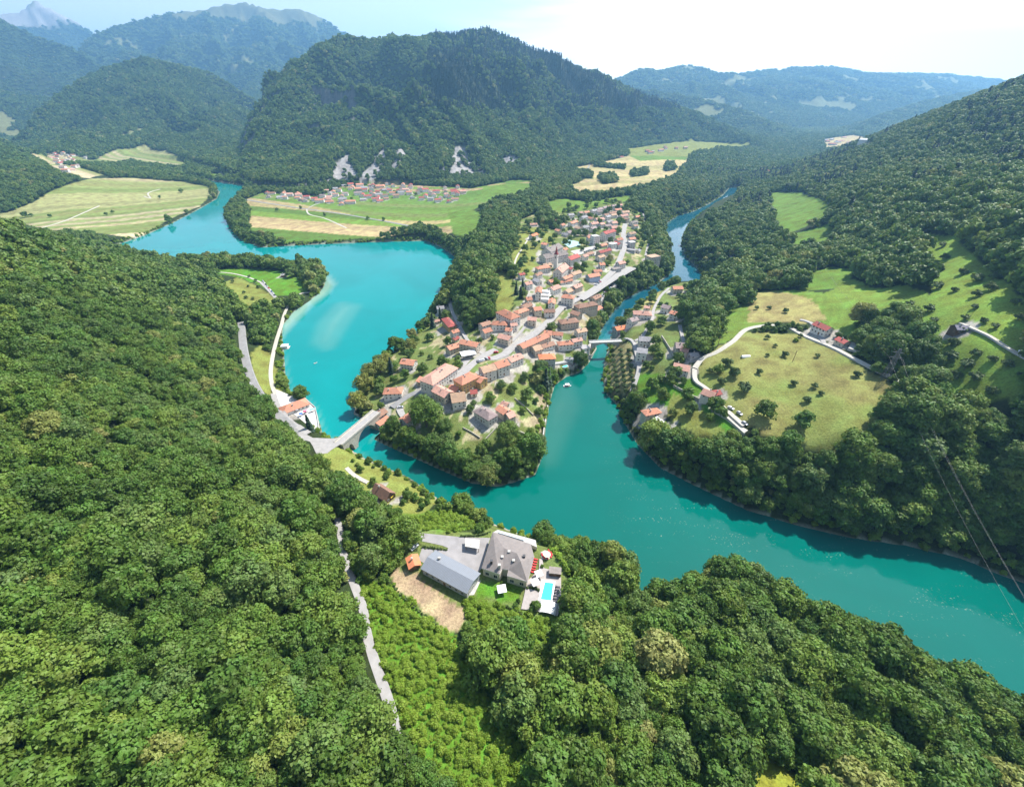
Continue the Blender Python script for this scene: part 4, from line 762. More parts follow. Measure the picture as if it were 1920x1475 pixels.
def prism(P, z0, z1):
    n_ = len(P); V = [(x, y, z0) for x, y in P]+[(x, y, z1) for x, y in P]; return V, [tuple(range(n_-1, -1, -1)), tuple(range(n_, 2*n_))]+[(i, (i+1) % n_, n_+(i+1) % n_, n_+i) for i in range(n_)]
def boxv(x0, x1, y0, y1, z0, z1): return prism([(x0, y0), (x1, y0), (x1, y1), (x0, y1)], z0, z1)
def join(parts):
    V, Fq = [], []
    for v, f in parts: o_ = len(V); V += list(v); Fq += [tuple(i+o_ for i in g) for g in f]
    return V, Fq
def pmesh(name, parts, m, parent=None):
    V, Fq = join(parts); return mesh_obj(name, V, Fq, m, parent)
def empty(name, x, y, z, rz=0, label=None, cat=None, group=None):
    e = bpy.data.objects.new(name, None); COL.objects.link(e); e.location = (x, y, z); e.rotation_euler = (0, 0, rz); e.empty_display_size = 1; return tag(e, label, cat, group)
# windows: one frame with its pane, shared
wv, wf = join([boxv(-.62,.62,-.03,.06,-.08,0), boxv(-.62,-.52,-.03,.06,0,1.3), boxv(.52,.62,-.03,.06,0,1.3), boxv(-.62,.62,-.03,.06,1.3,1.4), boxv(-.52,.52,-.01,.02,0,1.3), boxv(-.03,.03,.02,.045,0,1.3)])
ME_WIN = bpy.data.meshes.new('window'); ME_WIN.from_pydata(wv, [], wf); ME_WIN.materials.append(M_FRAME); ME_WIN.materials.append(M_GLASS)
for i_, p_ in enumerate(ME_WIN.polygons): p_.material_index = 1 if 24 <= i_ < 30 else 0
dv, df_ = join([boxv(-.6,.6,-.03,.05,0,2.15), boxv(.42,.5,.05,.1,1,1.08)]); ME_DOOR = bpy.data.meshes.new('door'); ME_DOOR.from_pydata(dv, [], df_); ME_DOOR.materials.append(M_WOODB)
ME_CHIM = bpy.data.meshes.new('chimney'); cv_, cf_ = join([boxv(-.35,.35,-.3,.3,-1.2,1.0), boxv(-.45,.45,-.4,.4,1.0,1.12), boxv(-.25,.25,-.2,.2,1.12,1.3)]); ME_CHIM.from_pydata(cv_, [], cf_); ME_CHIM.materials.append(M_CONC)
def roof_parts(Lh, wh_, e, r, form, oh=.55, th=.22):
    x, y = Lh+oh, wh_+oh; s = r/wh_; ze = e-oh*s
    if form == 'f': return [boxv(-Lh-.15, Lh+.15, -wh_-.15, wh_+.15, e, e+.3)]
    if form == 's':
        V = [(-x,-y,e),(x,-y,e),(x,y,e+r),(-x,y,e+r)]; V2 = [(a,b,c-th) for a,b,c in V]; return [(V+V2, [(0,1,2,3),(7,6,5,4),(0,4,5,1),(1,5,6,2),(2,6,7,3),(3,7,4,0)])]
    if form == 'h':
        k = min(wh_*.9, Lh*.92); V = [(-x,-y,ze),(x,-y,ze),(x,y,ze),(-x,y,ze),(-Lh+k,0,e+r),(Lh-k,0,e+r),(-x,-y,ze-th),(x,-y,ze-th),(x,y,ze-th),(-x,y,ze-th)]
        return [(V, [(0,1,5,4),(2,3,4,5),(1,2,5),(3,0,4),(0,6,7,1),(1,7,8,2),(2,8,9,3),(3,9,6,0),(9,8,7,6)])]
    V = [(-x,-y,ze),(x,-y,ze),(x,0,e+r),(-x,0,e+r),(x,y,ze),(-x,y,ze)]; V2 = [(a,b,c-th) for a,b,c in V]; V = V+V2
    return [(V, [(0,1,2,3),(3,2,4,5),(6,9,8,7),(9,11,10,8),(0,6,7,1),(1,7,8,2),(2,8,10,4),(4,10,11,5),(5,11,9,3),(3,9,6,0)])]
def house(h, name='house', cat='house', group=None, detail=True):
    x, y = h['c']; Lh, wh_, e, r, form = h['L']/2, h['w']/2, h['eave'], h['rise'], h['form']
    c, s = math.cos(h['rz']), math.sin(h['rz']); zs = [float(H(x+a*c-b*s, y+a*s+b*c)) for a in (-Lh, Lh) for b in (-wh_, wh_)]; z = h['z']; dn = z-min(zs)+1.5
    root = empty(name, x, y, z, h['rz'], h['label'], cat, group)
    P = [(-Lh,-wh_),(Lh,-wh_),(Lh,wh_),(-Lh,wh_)]; V, Fq = prism(P, -dn, e-(.02 if form == 'f' else .12))
    if form == 'g':
        V += [(-Lh, 0, e+r-.14), (Lh, 0, e+r-.14)]; Fq = [f for f in Fq if f != (4,5,6,7)]+[(4,7,8),(5,9,6)]
    mesh_obj('walls', V, Fq, WM[h['wall']], root)
    rf = pmesh('roof', roof_parts(Lh, wh_, e, r, form), RM[h['roof']], root)
    if not detail: return root
    rr_ = random.Random(int(x*7+y*13))
    if form in 'gh' and h['fl'] > 0:
        for k in range(1 if Lh < 6 else 2 if Lh < 13 else 4):
            o = bpy.data.objects.new('chimney', ME_CHIM); COL.objects.link(o); o.parent = rf; yy = rr_.choice((-1, 1))*wh_*rr_.uniform(.15, .45); o.location = (rr_.uniform(-.7, .7)*Lh*(.6 if form == 'h' else 1), yy, e+r-abs(yy)*r/wh_+.15)
    if form == 'f' and Lh*wh_ > 20:
        pmesh('parapet', [boxv(-Lh-.15,Lh+.15,-wh_-.15,-wh_+.1,e+.3,e+.6), boxv(-Lh-.15,Lh+.15,wh_-.1,wh_+.15,e+.3,e+.6), boxv(-Lh-.15,-Lh+.1,-wh_+.1,wh_-.1,e+.3,e+.6), boxv(Lh-.1,Lh+.15,-wh_+.1,wh_-.1,e+.3,e+.6)], M_CONC, root)
    # windows on the sides that can be seen from the air here
    for ang, half, off in ((0, Lh, -wh_), (math.pi/2, wh_, Lh), (math.pi, Lh, wh_), (-math.pi/2, wh_, -Lh)):
        nx, ny = math.sin(ang), -math.cos(ang); wxn, wyn = nx*c-ny*s, nx*s+ny*c
        if wxn*(-x)+wyn*(-y) < .12*math.hypot(x, y): continue
        nw = max(1, int(2*half/2.9)); 
        if nw > 12: nw = 12
        for fl in range(h['fl']):
            for i in range(nw):
                if rr_.random() < .12: continue
                t_ = (i+.5)/nw*2-1; zz = 1.1+2.8*fl
                isd = fl == 0 and i == nw//2 and rr_.random() < .5
                o = bpy.data.objects.new('door' if isd else 'window', ME_DOOR if isd else ME_WIN); COL.objects.link(o); o.parent = root
                a_ = t_*half*.93; dist = abs(off); ux, uy = math.cos(ang), math.sin(ang)
                o.location = (ux*a_+nx*dist, uy*a_+ny*dist, (.1 if isd else zz)); o.rotation_euler = (0, 0, ang+math.pi)
                o.location.x += nx*.0; 
    return root
for h in HOUSES: house(h, 'restaurant' if 'restaurant' in h['label'] else 'barn' if 'barn' in h['label'] else 'shed' if ('shed' in h['label'] or 'carport' in h['label'] or 'garage' in h['label']) else 'house', 'restaurant' if 'restaurant' in h['label'] else 'barn' if 'barn' in h['label'] else 'shed' if ('shed' in h['label'] or 'carport' in h['label'] or 'garage' in h['label']) else 'house')
INFILL = []
ORD = ['first','second','third','fourth','fifth','sixth','seventh','eighth','ninth','tenth','eleventh','twelfth','thirteenth','fourteenth','fifteenth','sixteenth','seventeenth','eighteenth','nineteenth']
TENS = {2:'twenty',3:'thirty',4:'forty',5:'fifty',6:'sixty',7:'seventy',8:'eighty',9:'ninety'}
def ordinal(i):
    i += 1
    if i < 20: return ORD[i-1]
    if i >= 100: return 'hundred and '+ordinal(i-101) if i > 100 else 'hundredth'
    a, b = divmod(i, 10); return (TENS[a][:-1]+'ieth') if b == 0 else TENS[a]+'-'+ORD[b-1]
CW = {'r': 'terracotta', 'p': 'pink', 'd': 'dark red', 'm': 'mauve', 'b': 'brown', 'g': 'grey', 'w': 'white'}
for words in dict.fromkeys(v[2] for v in VH):
    L_ = sorted([v for v in VH if v[2] == words], key=lambda v: v[0])
    for i, (u, g, _, size, kind) in enumerate(L_):
        rk2 = rv.choice(list('rrppddmbg') if not kind else list('wgmpd')); fl = 2 if rv.random() < .7 else 1; w = size*.62
        house(dict(c=g[:2], z=g[2], L=size*rv.uniform(.8, 1.15)*(1.5 if kind else 1), rz=rv.choice([.25, 1.82])+rv.uniform(-.2, .2), w=w, fl=fl, eave=.5+2.8*fl, rise=w*.23, form='g', roof=rk2, wall='w' if rv.random() < .8 else 'c', label='%s roofed house, %s, %s from left' % (CW[rk2], words, ordinal(i))), group='houses of the '+words, detail=False)
# small side buildings that fill the village between the houses read above
rq = np.random.default_rng(77); TPW = np.array(OPENW[6][1]); lo_, hi_ = TPW.min(0), TPW.max(0); t_ = 0; inf = []
while len(inf) < 34 and t_ < 4000:
    t_ += 1; u = rq.uniform(890, 1200); v = rq.uniform(400, 690); g = hit(u, v); X1, Y1 = np.array([g[0]]), np.array([g[1]])
    if not inpoly(X1, Y1, TPW)[0] or roaddist(X1, Y1)[0] < 5 or g[2] < 10: continue
    if u < 1010 and v < 590: continue
    near = min(math.hypot(g[0]-h['c'][0], g[1]-h['c'][1])-.5*max(h['L'], h['w']) for h in HOUSES)
    if near < 6 or near > 16 or any((g[0]-a[1][0])**2+(g[1]-a[1][1])**2 < 170 for a in inf): continue
    inf.append((u, g))
inf.sort(key=lambda a: a[0])
for i, (u, g) in enumerate(inf):
    k2 = rq.choice(list('rrrpbtgm')); fl = int(rq.integers(1, 3)); L2 = rq.uniform(8, 12.5); hh2 = min(HOUSES, key=lambda h: math.hypot(g[0]-h['c'][0], g[1]-h['c'][1]))
    house(dict(c=g[:2], z=g[2], L=L2, rz=hh2['rz']+rq.choice([0, 1.571]), w=rq.uniform(6.5, 8), fl=fl, eave=.4+2.6*fl, rise=1.7, form='g', roof=k2, wall=rq.choice(list('wwc')), label='small %s roofed side house in the village, %s from left' % (dict(CW, t='tan')[k2], ordinal(i))), group='side houses of the village')
    BLOCK.append((g[0], g[1], 8))
# ------------------------------------------------------------------ roads: strips laid on the ground
def strip(P, w, m, name, lift=.12, label=None, z=None, step=3.0, parent=None, kind='structure', off=0):
    P = [np.array(p[:2], float) for p in P]; Q = []
    for i in range(len(P)-1):       # smooth
        p0 = P[max(i-1, 0)]; p1 = P[i]; p2 = P[i+1]; p3 = P[min(i+2, len(P)-1)]; n_ = max(2, int(np.linalg.norm(p2-p1)/step))
        for k in range(n_):
            t_ = k/n_; Q.append(.5*((2*p1)+(-p0+p2)*t_+(2*p0-5*p1+4*p2-p3)*t_*t_+(-p0+3*p1-3*p2+p3)*t_**3))
    Q.append(P[-1]); Q = np.array(Q); d = np.gradient(Q, axis=0); d /= np.linalg.norm(d, axis=1)[:, None]+1e-9; nn = np.c_[-d[:, 1], d[:, 0]]; Q = Q+nn*off
    hw = w/2; V, Fq = [], []; cols = [-hw, -hw/2, 0, hw/2, hw]
    Zc = np.array([np.max([float(H(*(Q[i]+nn[i]*c))) for c in cols]) for i in range(len(Q))]); 
    if z is not None: Zc[:] = z
    else:
        Zs = np.convolve(np.pad(Zc, 2, 'edge'), np.ones(5)/5, 'valid'); Zc = np.maximum(Zs, Zc-.1)
    for i in range(len(Q)):
        for sgn, dz in ((-1, -.9), (-1, 0), (1, 0), (1, -.9)):
            q = Q[i]+nn[i]*hw*sgn*(1.0 if dz == 0 else 1.25); V.append((q[0], q[1], Zc[i]+lift+dz))
    for i in range(len(Q)-1):
        for k in range(3): a = 4*i+k; Fq.append((a, a+1, a+5, a+4))
    o = mesh_obj(name, V, Fq, m, parent); 
    if parent is None: tag(o, label, kind=kind)
    return o, Q, Zc, nn
RL = {'road': (M_ASPH, 'grey asphalt road'), 'street': (M_STREET, 'pale village street'), 'lane': (M_STREET, 'narrow paved lane'), 'gravel path': (M_GRAV, 'white gravel path'), 'track': (M_GRAV, 'pale gravel farm track')}
for i, (k, w, P) in enumerate(ROADW):
    m_, lb = RL[k]; o, Q, Zc, nn = strip(P, w, m_, k.replace(' ', '_'), lift=.16+.004*i, label=lb+' winding between meadows, trees and houses')
    if k == 'road' and w >= 6:
        for sgn in (-1, 1): strip(Q, .18, M_LINE, 'edge_line', lift=.185+.004*i, off=sgn*(w/2-.3), label='white edge line of the road', step=6)
# ------------------------------------------------------------------ guesthouse with pool in the foreground
def MZ(x, y, z): return at(770+x/6.4, 980+y/6.4, z)
def poly_prism(name, P, z0, z1, m, parent=None):
    P = [(p[0], p[1]) for p in P]; a = sum(P[i][0]*P[(i+1) % len(P)][1]-P[(i+1) % len(P)][0]*P[i][1] for i in range(len(P)))
    if a < 0: P = P[::-1]
    V, Fq = prism(P, z0, z1); return mesh_obj(name, V, Fq, m, parent)
def child_at(o, parent): o.parent = parent; o.matrix_parent_inverse = Matrix.Identity(4); return o
G0 = 31.0
gc = MZ(1170, 420, G0); gh = empty('guesthouse', gc[0], gc[1], G0, 0, 'large guesthouse with grey brown many hipped roof beside the pool', 'guesthouse')
def loc(P): return [(p[0]-gc[0], p[1]-gc[1], p[2]-G0) for p in P]
ez, rz2 = 36.4, 39.4
E_ = {k: MZ(*v, ez) for k, v in dict(a=(985,105),b=(850,540),c=(1060,612),d=(1100,548),e=(1172,562),f=(1155,632),g=(1400,705),h=(1482,400),i=(1440,250),j=(1345,222)).items()}
R_ = {k: MZ(*v, rz2) for k, v in dict(p=(1120,300),q=(1020,375),r=(1320,460),s=(1275,365)).items()}
faces = ['apj', 'abcqp', 'cdq', 'qdersp', 'jpsrgih'.replace('ih', 'hi'), 'refg']; AR = {**E_, **R_}; keys = list(AR); V = loc([AR[k] for k in keys]); Fq = [tuple(keys.index(c) for c in f) for f in faces]
bm = bmesh.new(); vs = [bm.verts.new(v) for v in V]
for f in Fq: bm.faces.new([vs[i] for i in f])
bmesh.ops.triangulate(bm, faces=bm.faces[:]); bmesh.ops.recalc_face_normals(bm, faces=bm.faces[:]); me = bpy.data.meshes.new('roof'); bm.to_mesh(me); bm.free(); RM['K'] = roofmat('guesthouse roof', (.215,.188,.175), .5, .12); me.materials.append(RM['K'])
groof = bpy.data.objects.new('roof', me); COL.objects.link(groof); groof.parent = gh
ring = [E_[k] for k in 'abcdefghij']; cen = np.mean(ring, 0); poly_prism('fascia', loc(ring), ez-G0-.35, ez-G0-.02, M_WHITE, gh)
poly_prism('walls', loc([cen+(p-cen)*.955 for p in ring]), -2, ez-G0-.36, WM['c'], gh)
for i, (x, y) in enumerate([(970,470),(1065,520),(1180,358),(1360,410),(1098,408),(1235,452)]):
    c = MZ(x, y, 38.3); o = mesh_obj('chimney', *join([boxv(-.5,.5,-.45,.45,-1,1.1 if i < 4 else .4), boxv(-.62,.62,-.57,.57,1.1 if i < 4 else .4, 1.25 if i < 4 else .5)]), M_DARKM if i in (0, 3) else M_CONC, groof); o.location = loc([c])[0]
wl = [E_[k] for k in 'abcdefghij']
for i in range(len(wl)):
    a = np.array(loc([cen+(wl[i]-cen)*.957])[0]); b = np.array(loc([cen+(wl[(i+1) % 10]-cen)*.957])[0]); d = b-a; ln = np.hypot(d[0], d[1]); n_ = int(ln/3.2)
    for k in range(n_):
        for fl in (0,):
            o = bpy.data.objects.new('window', ME_WIN); COL.objects.link(o); o.parent = gh; q = a+d*(k+.5)/n_; o.location = (q[0], q[1], 1.2); o.scale = (1.5, 1, 1.4); o.rotation_euler = (0, 0, math.atan2(d[1], d[0])+math.pi)
ter = poly_prism('rear_terrace', loc([MZ(x, y, 33.5) for x, y in [(985,112),(1045,82),(1500,205),(1515,290),(1450,262),(1345,230)]]), .2, 2.5, M_CONC, gh)
poly_prism('glass_canopy', loc([MZ(x, y, 34.6) for x, y in [(1060,88),(1370,180),(1360,205),(1050,112)]]), 3.3, 3.42, mat('canopy glass', (.5,.56,.6), .15, 1, .1, .6), gh)
RM['v'] = roofmat('blue grey metal roof', (.185,.20,.225), .6, .06, .45, .5)
def hz(A, B, w, fl, form, roof, wall, lab, name='house', z=None, rise=None, eave=None, zoomk='M', **k):
    eave = eave or .5+2.8*fl; rise = (0 if form == 'f' else w*.23) if rise is None else rise
    A = zp(zoomk, *A); B = zp(zoomk, *B); zz = G0 if z is None else z; a = at(*A, zz+eave+rise); b = at(*B, zz+eave+rise); c = (a+b)/2; d = b-a
    return house(dict(c=c[:2], z=zz, L=float(np.hypot(d[0], d[1])), rz=math.atan2(d[1], d[0]), w=w, fl=fl, eave=eave, rise=rise, form=form, roof=roof, wall=wall, label=lab), name, 'house' if name != 'shed' else 'shed', **k)
hz((215,412), (745,690), 9.5, 1, 'g', 'v', 's', 'long low annex with blue grey metal roof beside the paved yard', 'annex', rise=1.5, eave=4.4)
hz((10,385), (45,500), 4.6, 1, 'g', 'o', 'n', 'small shed with bright orange roof at the head of the dry terrace', 'shed', eave=2.6, rise=1.0)
hz((1735,535), (1732,610), 5, 1, 'f', 'k', 'n', 'small dark flat roofed pool hut beside the hedge', 'shed', eave=2.5)
def slab(name, P, z, m, label, th=.06, kind='structure', parent=None, zf=MZ):
    o = poly_prism(name, [zf(x, y, z) for x, y in P], z-th, z, m, parent)
    if parent is None: tag(o, label, kind=kind)
    return o
slab('paved_yard', [(110,118),(640,172),(955,178),(845,548),(800,612),(275,330),(240,402),(190,500),(90,440),(140,290),(430,335),(452,300),(380,270),(120,215)], G0+.10, mat('yard asphalt', (.27,.255,.25), .9, .25, .14, bump=.3), 'pale asphalt yard of the guesthouse', .3)
slab('concrete_path', [(770,670),(842,690),(760,862),(672,868),(700,800)], G0+.14, M_CONC, 'pale concrete path between annex and lawn', .3)
slab('pool_deck', [(1390,700),(1540,560),(1545,430),(1580,430),(1600,540),(1680,560),(1805,650),(1805,1000),(1762,1112),(1560,1062),(1325,1030),(1372,820)], G0+.55, mat('deck stone', (.34,.305,.285), .8, .8, .1), 'pale stone deck round the swimming pool', 3.2)
sp_ = empty('swimming_pool', *MZ(1640, 820, G0+.56), 0, 'bright turquoise swimming pool with white rim below the guesthouse', 'swimming pool'); pc = MZ(1640, 820, G0+.56)
def ploc(L_, z=G0+.56): return [tuple(MZ(x, y, z)-pc) for x, y in L_]
poly_prism('pool_rim', ploc([(1570,680),(1735,700),(1700,950),(1535,930)]), .0, .16, M_WHITE, sp_)
pw = mat('pool water', (.06,.58,.66), .08, 1.2, .08, .5); poly_prism('pool_water', ploc([(1612,712),(1712,724),(1684,932),(1560,916)]), .17, .19, pw, sp_)
# arched pool cover
cv = empty('pool_cover', *MZ(1650, 1020, G0+.57), 0, 'white arched sliding pool cover at the near end of the pool', 'pool cover'); c0 = MZ(1545, 1000, G0+.57); c1 = MZ(1752, 1045, G0+.57); dd = (c1-c0); wd_ = np.hypot(dd[0], dd[1]); ua = dd/wd_; ub = np.array([ua[1], -ua[0], 0]); cc_ = MZ(1650, 1020, G0+.57)
for k in range(4):
    V, Fq = [], []
    for j in range(2):
        for i in range(11):
            th = math.pi*i/10; p = c0+ua*(wd_/2-(wd_/2-.1*k)*math.cos(th))+np.array([0, 0, (1.5-.08*k)*math.sin(th)])+ub*(-2.4+1.25*(k+j)); V.append(p-cc_)
    Fq = [(i, i+1, 12+i, 11+i) for i in range(10)]; o = mesh_obj('cover_panel', V, Fq, M_WHITE, cv); sm = o.modifiers.new('thick', 'SOLIDIFY'); sm.thickness = .08
def parasol(x, y, z, s, m, label, cat='parasol', zf=MZ, group=None, name='parasol', sq=True, rz=.4):
    p = zf(x, y, z+2.3); e = empty(name, p[0], p[1], z, rz, label, cat, group); n_ = 4 if sq else 8
    pmesh('pole', [boxv(-.05,.05,-.05,.05,0,2.6), boxv(-.35,.35,-.35,.35,0,.08)], M_DARKM, e)
    V = [(0,0,2.75)]+[(s*math.cos(6.283*i/n_+.785), s*math.sin(6.283*i/n_+.785), 2.25) for i in range(n_)]+[(s*math.cos(6.283*i/n_+.785), s*math.sin(6.283*i/n_+.785), 2.1) for i in range(n_)]
    mesh_obj('canopy', V, [(0, 1+i, 1+(i+1) % n_) for i in range(n_)]+[(1+i, 1+n_+i, 1+n_+(i+1) % n_, 1+(i+1) % n_) for i in range(n_)], m, e); return e
M_CLOTHW = mat('white cloth', (.8,.8,.78), .85, 2, .05)
parasol(1093, 787, G0, 2.6, M_CLOTHW, 'large white square parasol on the guesthouse lawn', rz=.2)
parasol(1495, 705, G0+.55, 2.4, M_CLOTHW, 'white square parasol nearest the pool edge'); parasol(1538, 602, G0+.55, 2.2, M_CLOTHW, 'white square parasol between guesthouse and pool hut')
# loungers
def lounger_meshes(cl):
    f = bpy.data.meshes.new('frame'); v, q = join([boxv(-.33,.33,-.95,.95,.24,.3)]+[boxv(x-.03,x+.03,y-.03,y+.03,0,.24) for x in (-.28,.28) for y in (-.85,.85)]); f.from_pydata(v, [], q); f.materials.append(M_DARKM)
    c = bpy.data.meshes.new('cushion'); v, q = join([boxv(-.31,.31,-.93,.3,.3,.38)]); v += [(-.31,.3,.3),(.31,.3,.3),(.31,.95,.72),(-.31,.95,.72),(-.31,.3,.38),(.31,.3,.38),(.31,.92,.8),(-.31,.92,.8)]; q += [(8,11,10,9),(12,13,14,15),(8,9,13,12),(9,10,14,13),(10,11,15,14),(11,8,12,15)]; c.from_pydata(v, [], q); c.materials.append(cl); return f, c
M_REDC = colmat('red cloth', (.52,.03,.035), .8); M_GRYC = colmat('charcoal cloth', (.06,.06,.07), .8)
def loungers(pts_, meshes, words, rz, z, group, name='sun_lounger'):
    for i, (x, y) in enumerate(pts_):
        p = MZ(x, y, z); e = empty(name, p[0], p[1], z, rz, words % ordinal(i), 'sun lounger', group)
        for nm, me_ in zip(('frame', 'cushion'), meshes): o = bpy.data.objects.new(nm, me_); COL.objects.link(o); o.parent = e
loungers([(1502,440),(1494,470),(1486,500),(1478,530),(1472,560),(1466,592)], lounger_meshes(M_REDC), 'red sun lounger beside the guesthouse wall, %s from the hedge end', 1.4, G0+.1, 'red sun loungers')
loungers([(1765,770),(1758,805),(1750,840),(1742,875),(1735,910),(1728,945)], lounger_meshes(M_GRYC), 'dark sun lounger along the pool, %s from the far end', 1.45, G0+.56, 'dark sun loungers by the pool')
loungers([(1580,390),(1600,415),(1640,420),(1680,400),(1690,375),(1660,345)], lounger_meshes(M_REDC), 'red garden seat in the round sitting area, %s one clockwise', .3, G0+.1, 'red garden seats', 'garden_chair')
parasol(1635, 375, G0, 1.7, colmat('pale yellow cloth', (.75,.68,.5), .8), 'cream parasol in the middle of the red garden seats', sq=False)
slab('sitting_circle', [(1560,350),(1610,325),(1690,350),(1700,400),(1650,440),(1570,430)], G0+.08, M_GRAV, 'gravel circle under the red seats', .2)
# pergola on the yard and stone borders
pg = MZ(740, 245, G0); pe = empty('carport', pg[0], pg[1], G0, 0, 'flat pale carport roof standing at the edge of the paved yard', 'carport')
poly_prism('roof_panel', [tuple(MZ(x, y, G0+2.7)-pg) for x, y in [(652,182),(832,200),(822,312),(652,282)]], 2.6, 2.78, M_CONC, pe)
for x, y in [(660,195),(822,210),(814,302),(662,275)]:
    q = MZ(x, y, G0+2.7)-pg; o = pmesh('post', [boxv(-.1,.1,-.1,.1,0,2.6)], M_WOODB, pe); o.location = (q[0], q[1], 0)
# hedge bushes and clipped shrubs
ME_SHR = crown('shrub_leaves', M_FRUIT, 3, 130, .16, rad=.62, h=1.3, lob=.6, bottom=-.3); ME_SHRB = crown('shrub_leaves', M_BUSH, 4, 200, .22, rad=1.0, h=1.9, lob=.6, bottom=-.3)
def shrub_row(P, n_, words, group, m_=None, s=1.0, zoomk='M', z=None):
    P = [np.array(zp(zoomk, *p)) for p in P]; seg = [np.linalg.norm(P[i+1]-P[i]) for i in range(len(P)-1)]; tot = sum(seg)
    for i in range(n_):
        d = tot*i/(n_-1); k = 0
        while k < len(seg)-1 and d > seg[k]: d -= seg[k]; k += 1
        p = P[k]+(P[k+1]-P[k])*min(1, d/seg[k]); g = hit(*p) if z is None else at(*p, z)
        o = bpy.data.objects.new('shrub', m_ or ME_SHR); COL.objects.link(o); o.location = (g[0], g[1], float(H(g[0], g[1]))); o.rotation_euler = (0, 0, rng.uniform(0, 6)); s_ = s*rng.uniform(.8, 1.15); o.scale = (s_, s_, s_)
        tag(o, words % ordinal(i), 'shrub', group)
shrub_row([(150,292),(260,305),(430,328)], 11, 'small clipped shrub on the planted strip of the yard, %s from the left', 'clipped shrubs on the yard strip')
shrub_row([(605,162),(780,160),(880,140),(950,118)], 14, 'small dark shrub behind the paved yard, %s from the left', 'shrubs behind the yard')
shrub_row([(280,652),(345,740),(430,820),(500,880),(600,962)], 22, 'young hedge plant on the rim of the dry terrace, %s from the top', 'young hedge plants', zoomk='N')
shrub_row([(1655,290),(1760,390),(1850,520),(1880,600)], 13, 'bright green hedge bush curving round the pool garden, %s from the top', 'curved garden hedge', ME_SHRB, 1.25)
shrub_row([(1400,790),(1450,785),(1500,800),(1530,815)], 5, 'low dark shrub between parasol and grey deck, %s from the left', 'shrubs on the deck', None, 1.3)
shrub_row([(1150,1010),(1230,1060),(1330,1100)], 7, 'low shrub on the stony bank under the lawn, %s from the left', 'shrubs under the lawn', None, 1.1)
# ------------------------------------------------------------------ cars
def car_meshes(c, van=False):
    body = bpy.data.meshes.new('body'); Lc, Wc = 2.15, .88; prof = [(-Lc,.32),(-Lc+.05,.85),(-Lc+.25,.95),(Lc-.9,.92),(Lc-.1,.74),(Lc,.55),(Lc-.03,.3)]
    if van: prof = [(-2.5,.35),(-2.5,2.0),(-2.4,2.1),(1.3,2.1),(1.9,1.25),(2.45,1.05),(2.5,.35)]
    V = [(x, -Wc, z) for x, z in prof]+[(x, Wc, z) for x, z in prof]; k = len(prof); Fq = [tuple(range(k-1, -1, -1)), tuple(range(k, 2*k))]+[(i, (i+1) % k, k+(i+1) % k, k+i) for i in range(k)]
    if not van: rv_, rf_ = join([boxv(-1.3,.3,-.66,.66,1.38,1.45)]); o = len(V); V += rv_; Fq += [tuple(i+o for i in f) for f in rf_]
    body.from_pydata(V, [], Fq); body.materials.append(c)
    g = bpy.data.meshes.new('windows'); 
    V = [(-1.75,-.8,.93),(1.05,-.8,.93),(1.05,.8,.93),(-1.75,.8,.93),(-1.35,-.64,1.4),(.35,-.64,1.4),(.35,.64,1.4),(-1.35,.64,1.4)] if not van else [(1.32,-.84,2.05),(1.95,-.84,1.28),(1.95,.84,1.28),(1.32,.84,2.05),(1.36,-.84,2.07),(2.0,-.84,1.3),(2.0,.84,1.3),(1.36,.84,2.07)]
    g.from_pydata(V, [], [(3,2,1,0),(4,5,6,7),(0,1,5,4),(1,2,6,5),(2,3,7,6),(3,0,4,7)]); g.materials.append(M_GLASS); return body, g
wm_ = bpy.data.meshes.new('wheel'); k = 10; V = [(.32*math.cos(6.283*i/k), y, .32*math.sin(6.283*i/k)) for y in (-.1, .1) for i in range(k)]; wm_.from_pydata(V, [], [tuple(range(k)), tuple(range(2*k-1, k-1, -1))]+[(i, k+i, k+(i+1) % k, (i+1) % k) for i in range(k)]); wm_.materials.append(colmat('tyre', (.02,.02,.02), .9))
def carpaint(nm, c): return mat(nm, c, .28, 1, .03, .6)
CARC = {'white': carpaint('white car paint', (.75,.75,.74)), 'silver': carpaint('silver car paint', (.42,.43,.45)), 'black': carpaint('black car paint', (.02,.02,.022)), 'red': carpaint('red car paint', (.45,.02,.02)), 'blue': carpaint('blue car paint', (.05,.10,.25)), 'grey': carpaint('grey car paint', (.14,.145,.15))}
CARM = {}
PADZ = []
def surf(x, y):
    z = float(H(x, y))
    for P_, pz in PADZ:
        if inpoly(np.array([x]), np.array([y]), P_)[0]: z = max(z, pz-.15)
    return z
def car(u, v, yaw, colr, label, group=None, van=False, z=None, lift=.22):
    key = (colr, van)
    if key not in CARM: CARM[key] = car_meshes(CARC[colr], van)
    g = hit(u, v) if z is None else at(u, v, z); zz = g[2] if z is not None else surf(g[0], g[1])+lift
    e = empty('parked_car' if not van else 'van', g[0], g[1], zz, yaw, label, 'van' if van else 'car', group)
    for nm, me_ in zip(('body', 'windows'), CARM[key]): o = bpy.data.objects.new(nm, me_); COL.objects.link(o); o.parent = e
    for x in (-1.35, 1.35):
        for y in (-.82, .82): o = bpy.data.objects.new('wheel', wm_); COL.objects.link(o); o.parent = e; o.location = (x, y, .32)
def row(zk, A, B, n_, words, group, yaw, skip=()):
    cs = ['white','grey','silver','black','white','blue','silver','red','grey','black','white','silver']
    for i in range(n_):
        if i in skip: continue
        x = A[0]+(B[0]-A[0])*i/max(1, n_-1); y = A[1]+(B[1]-A[1])*i/max(1, n_-1); u, v = zp(zk, x, y); c = cs[(i*5+len(group)) % 12]; car(u, v, yaw+rng.uniform(-.06, .06), c, words % (c, ordinal(i)), group)
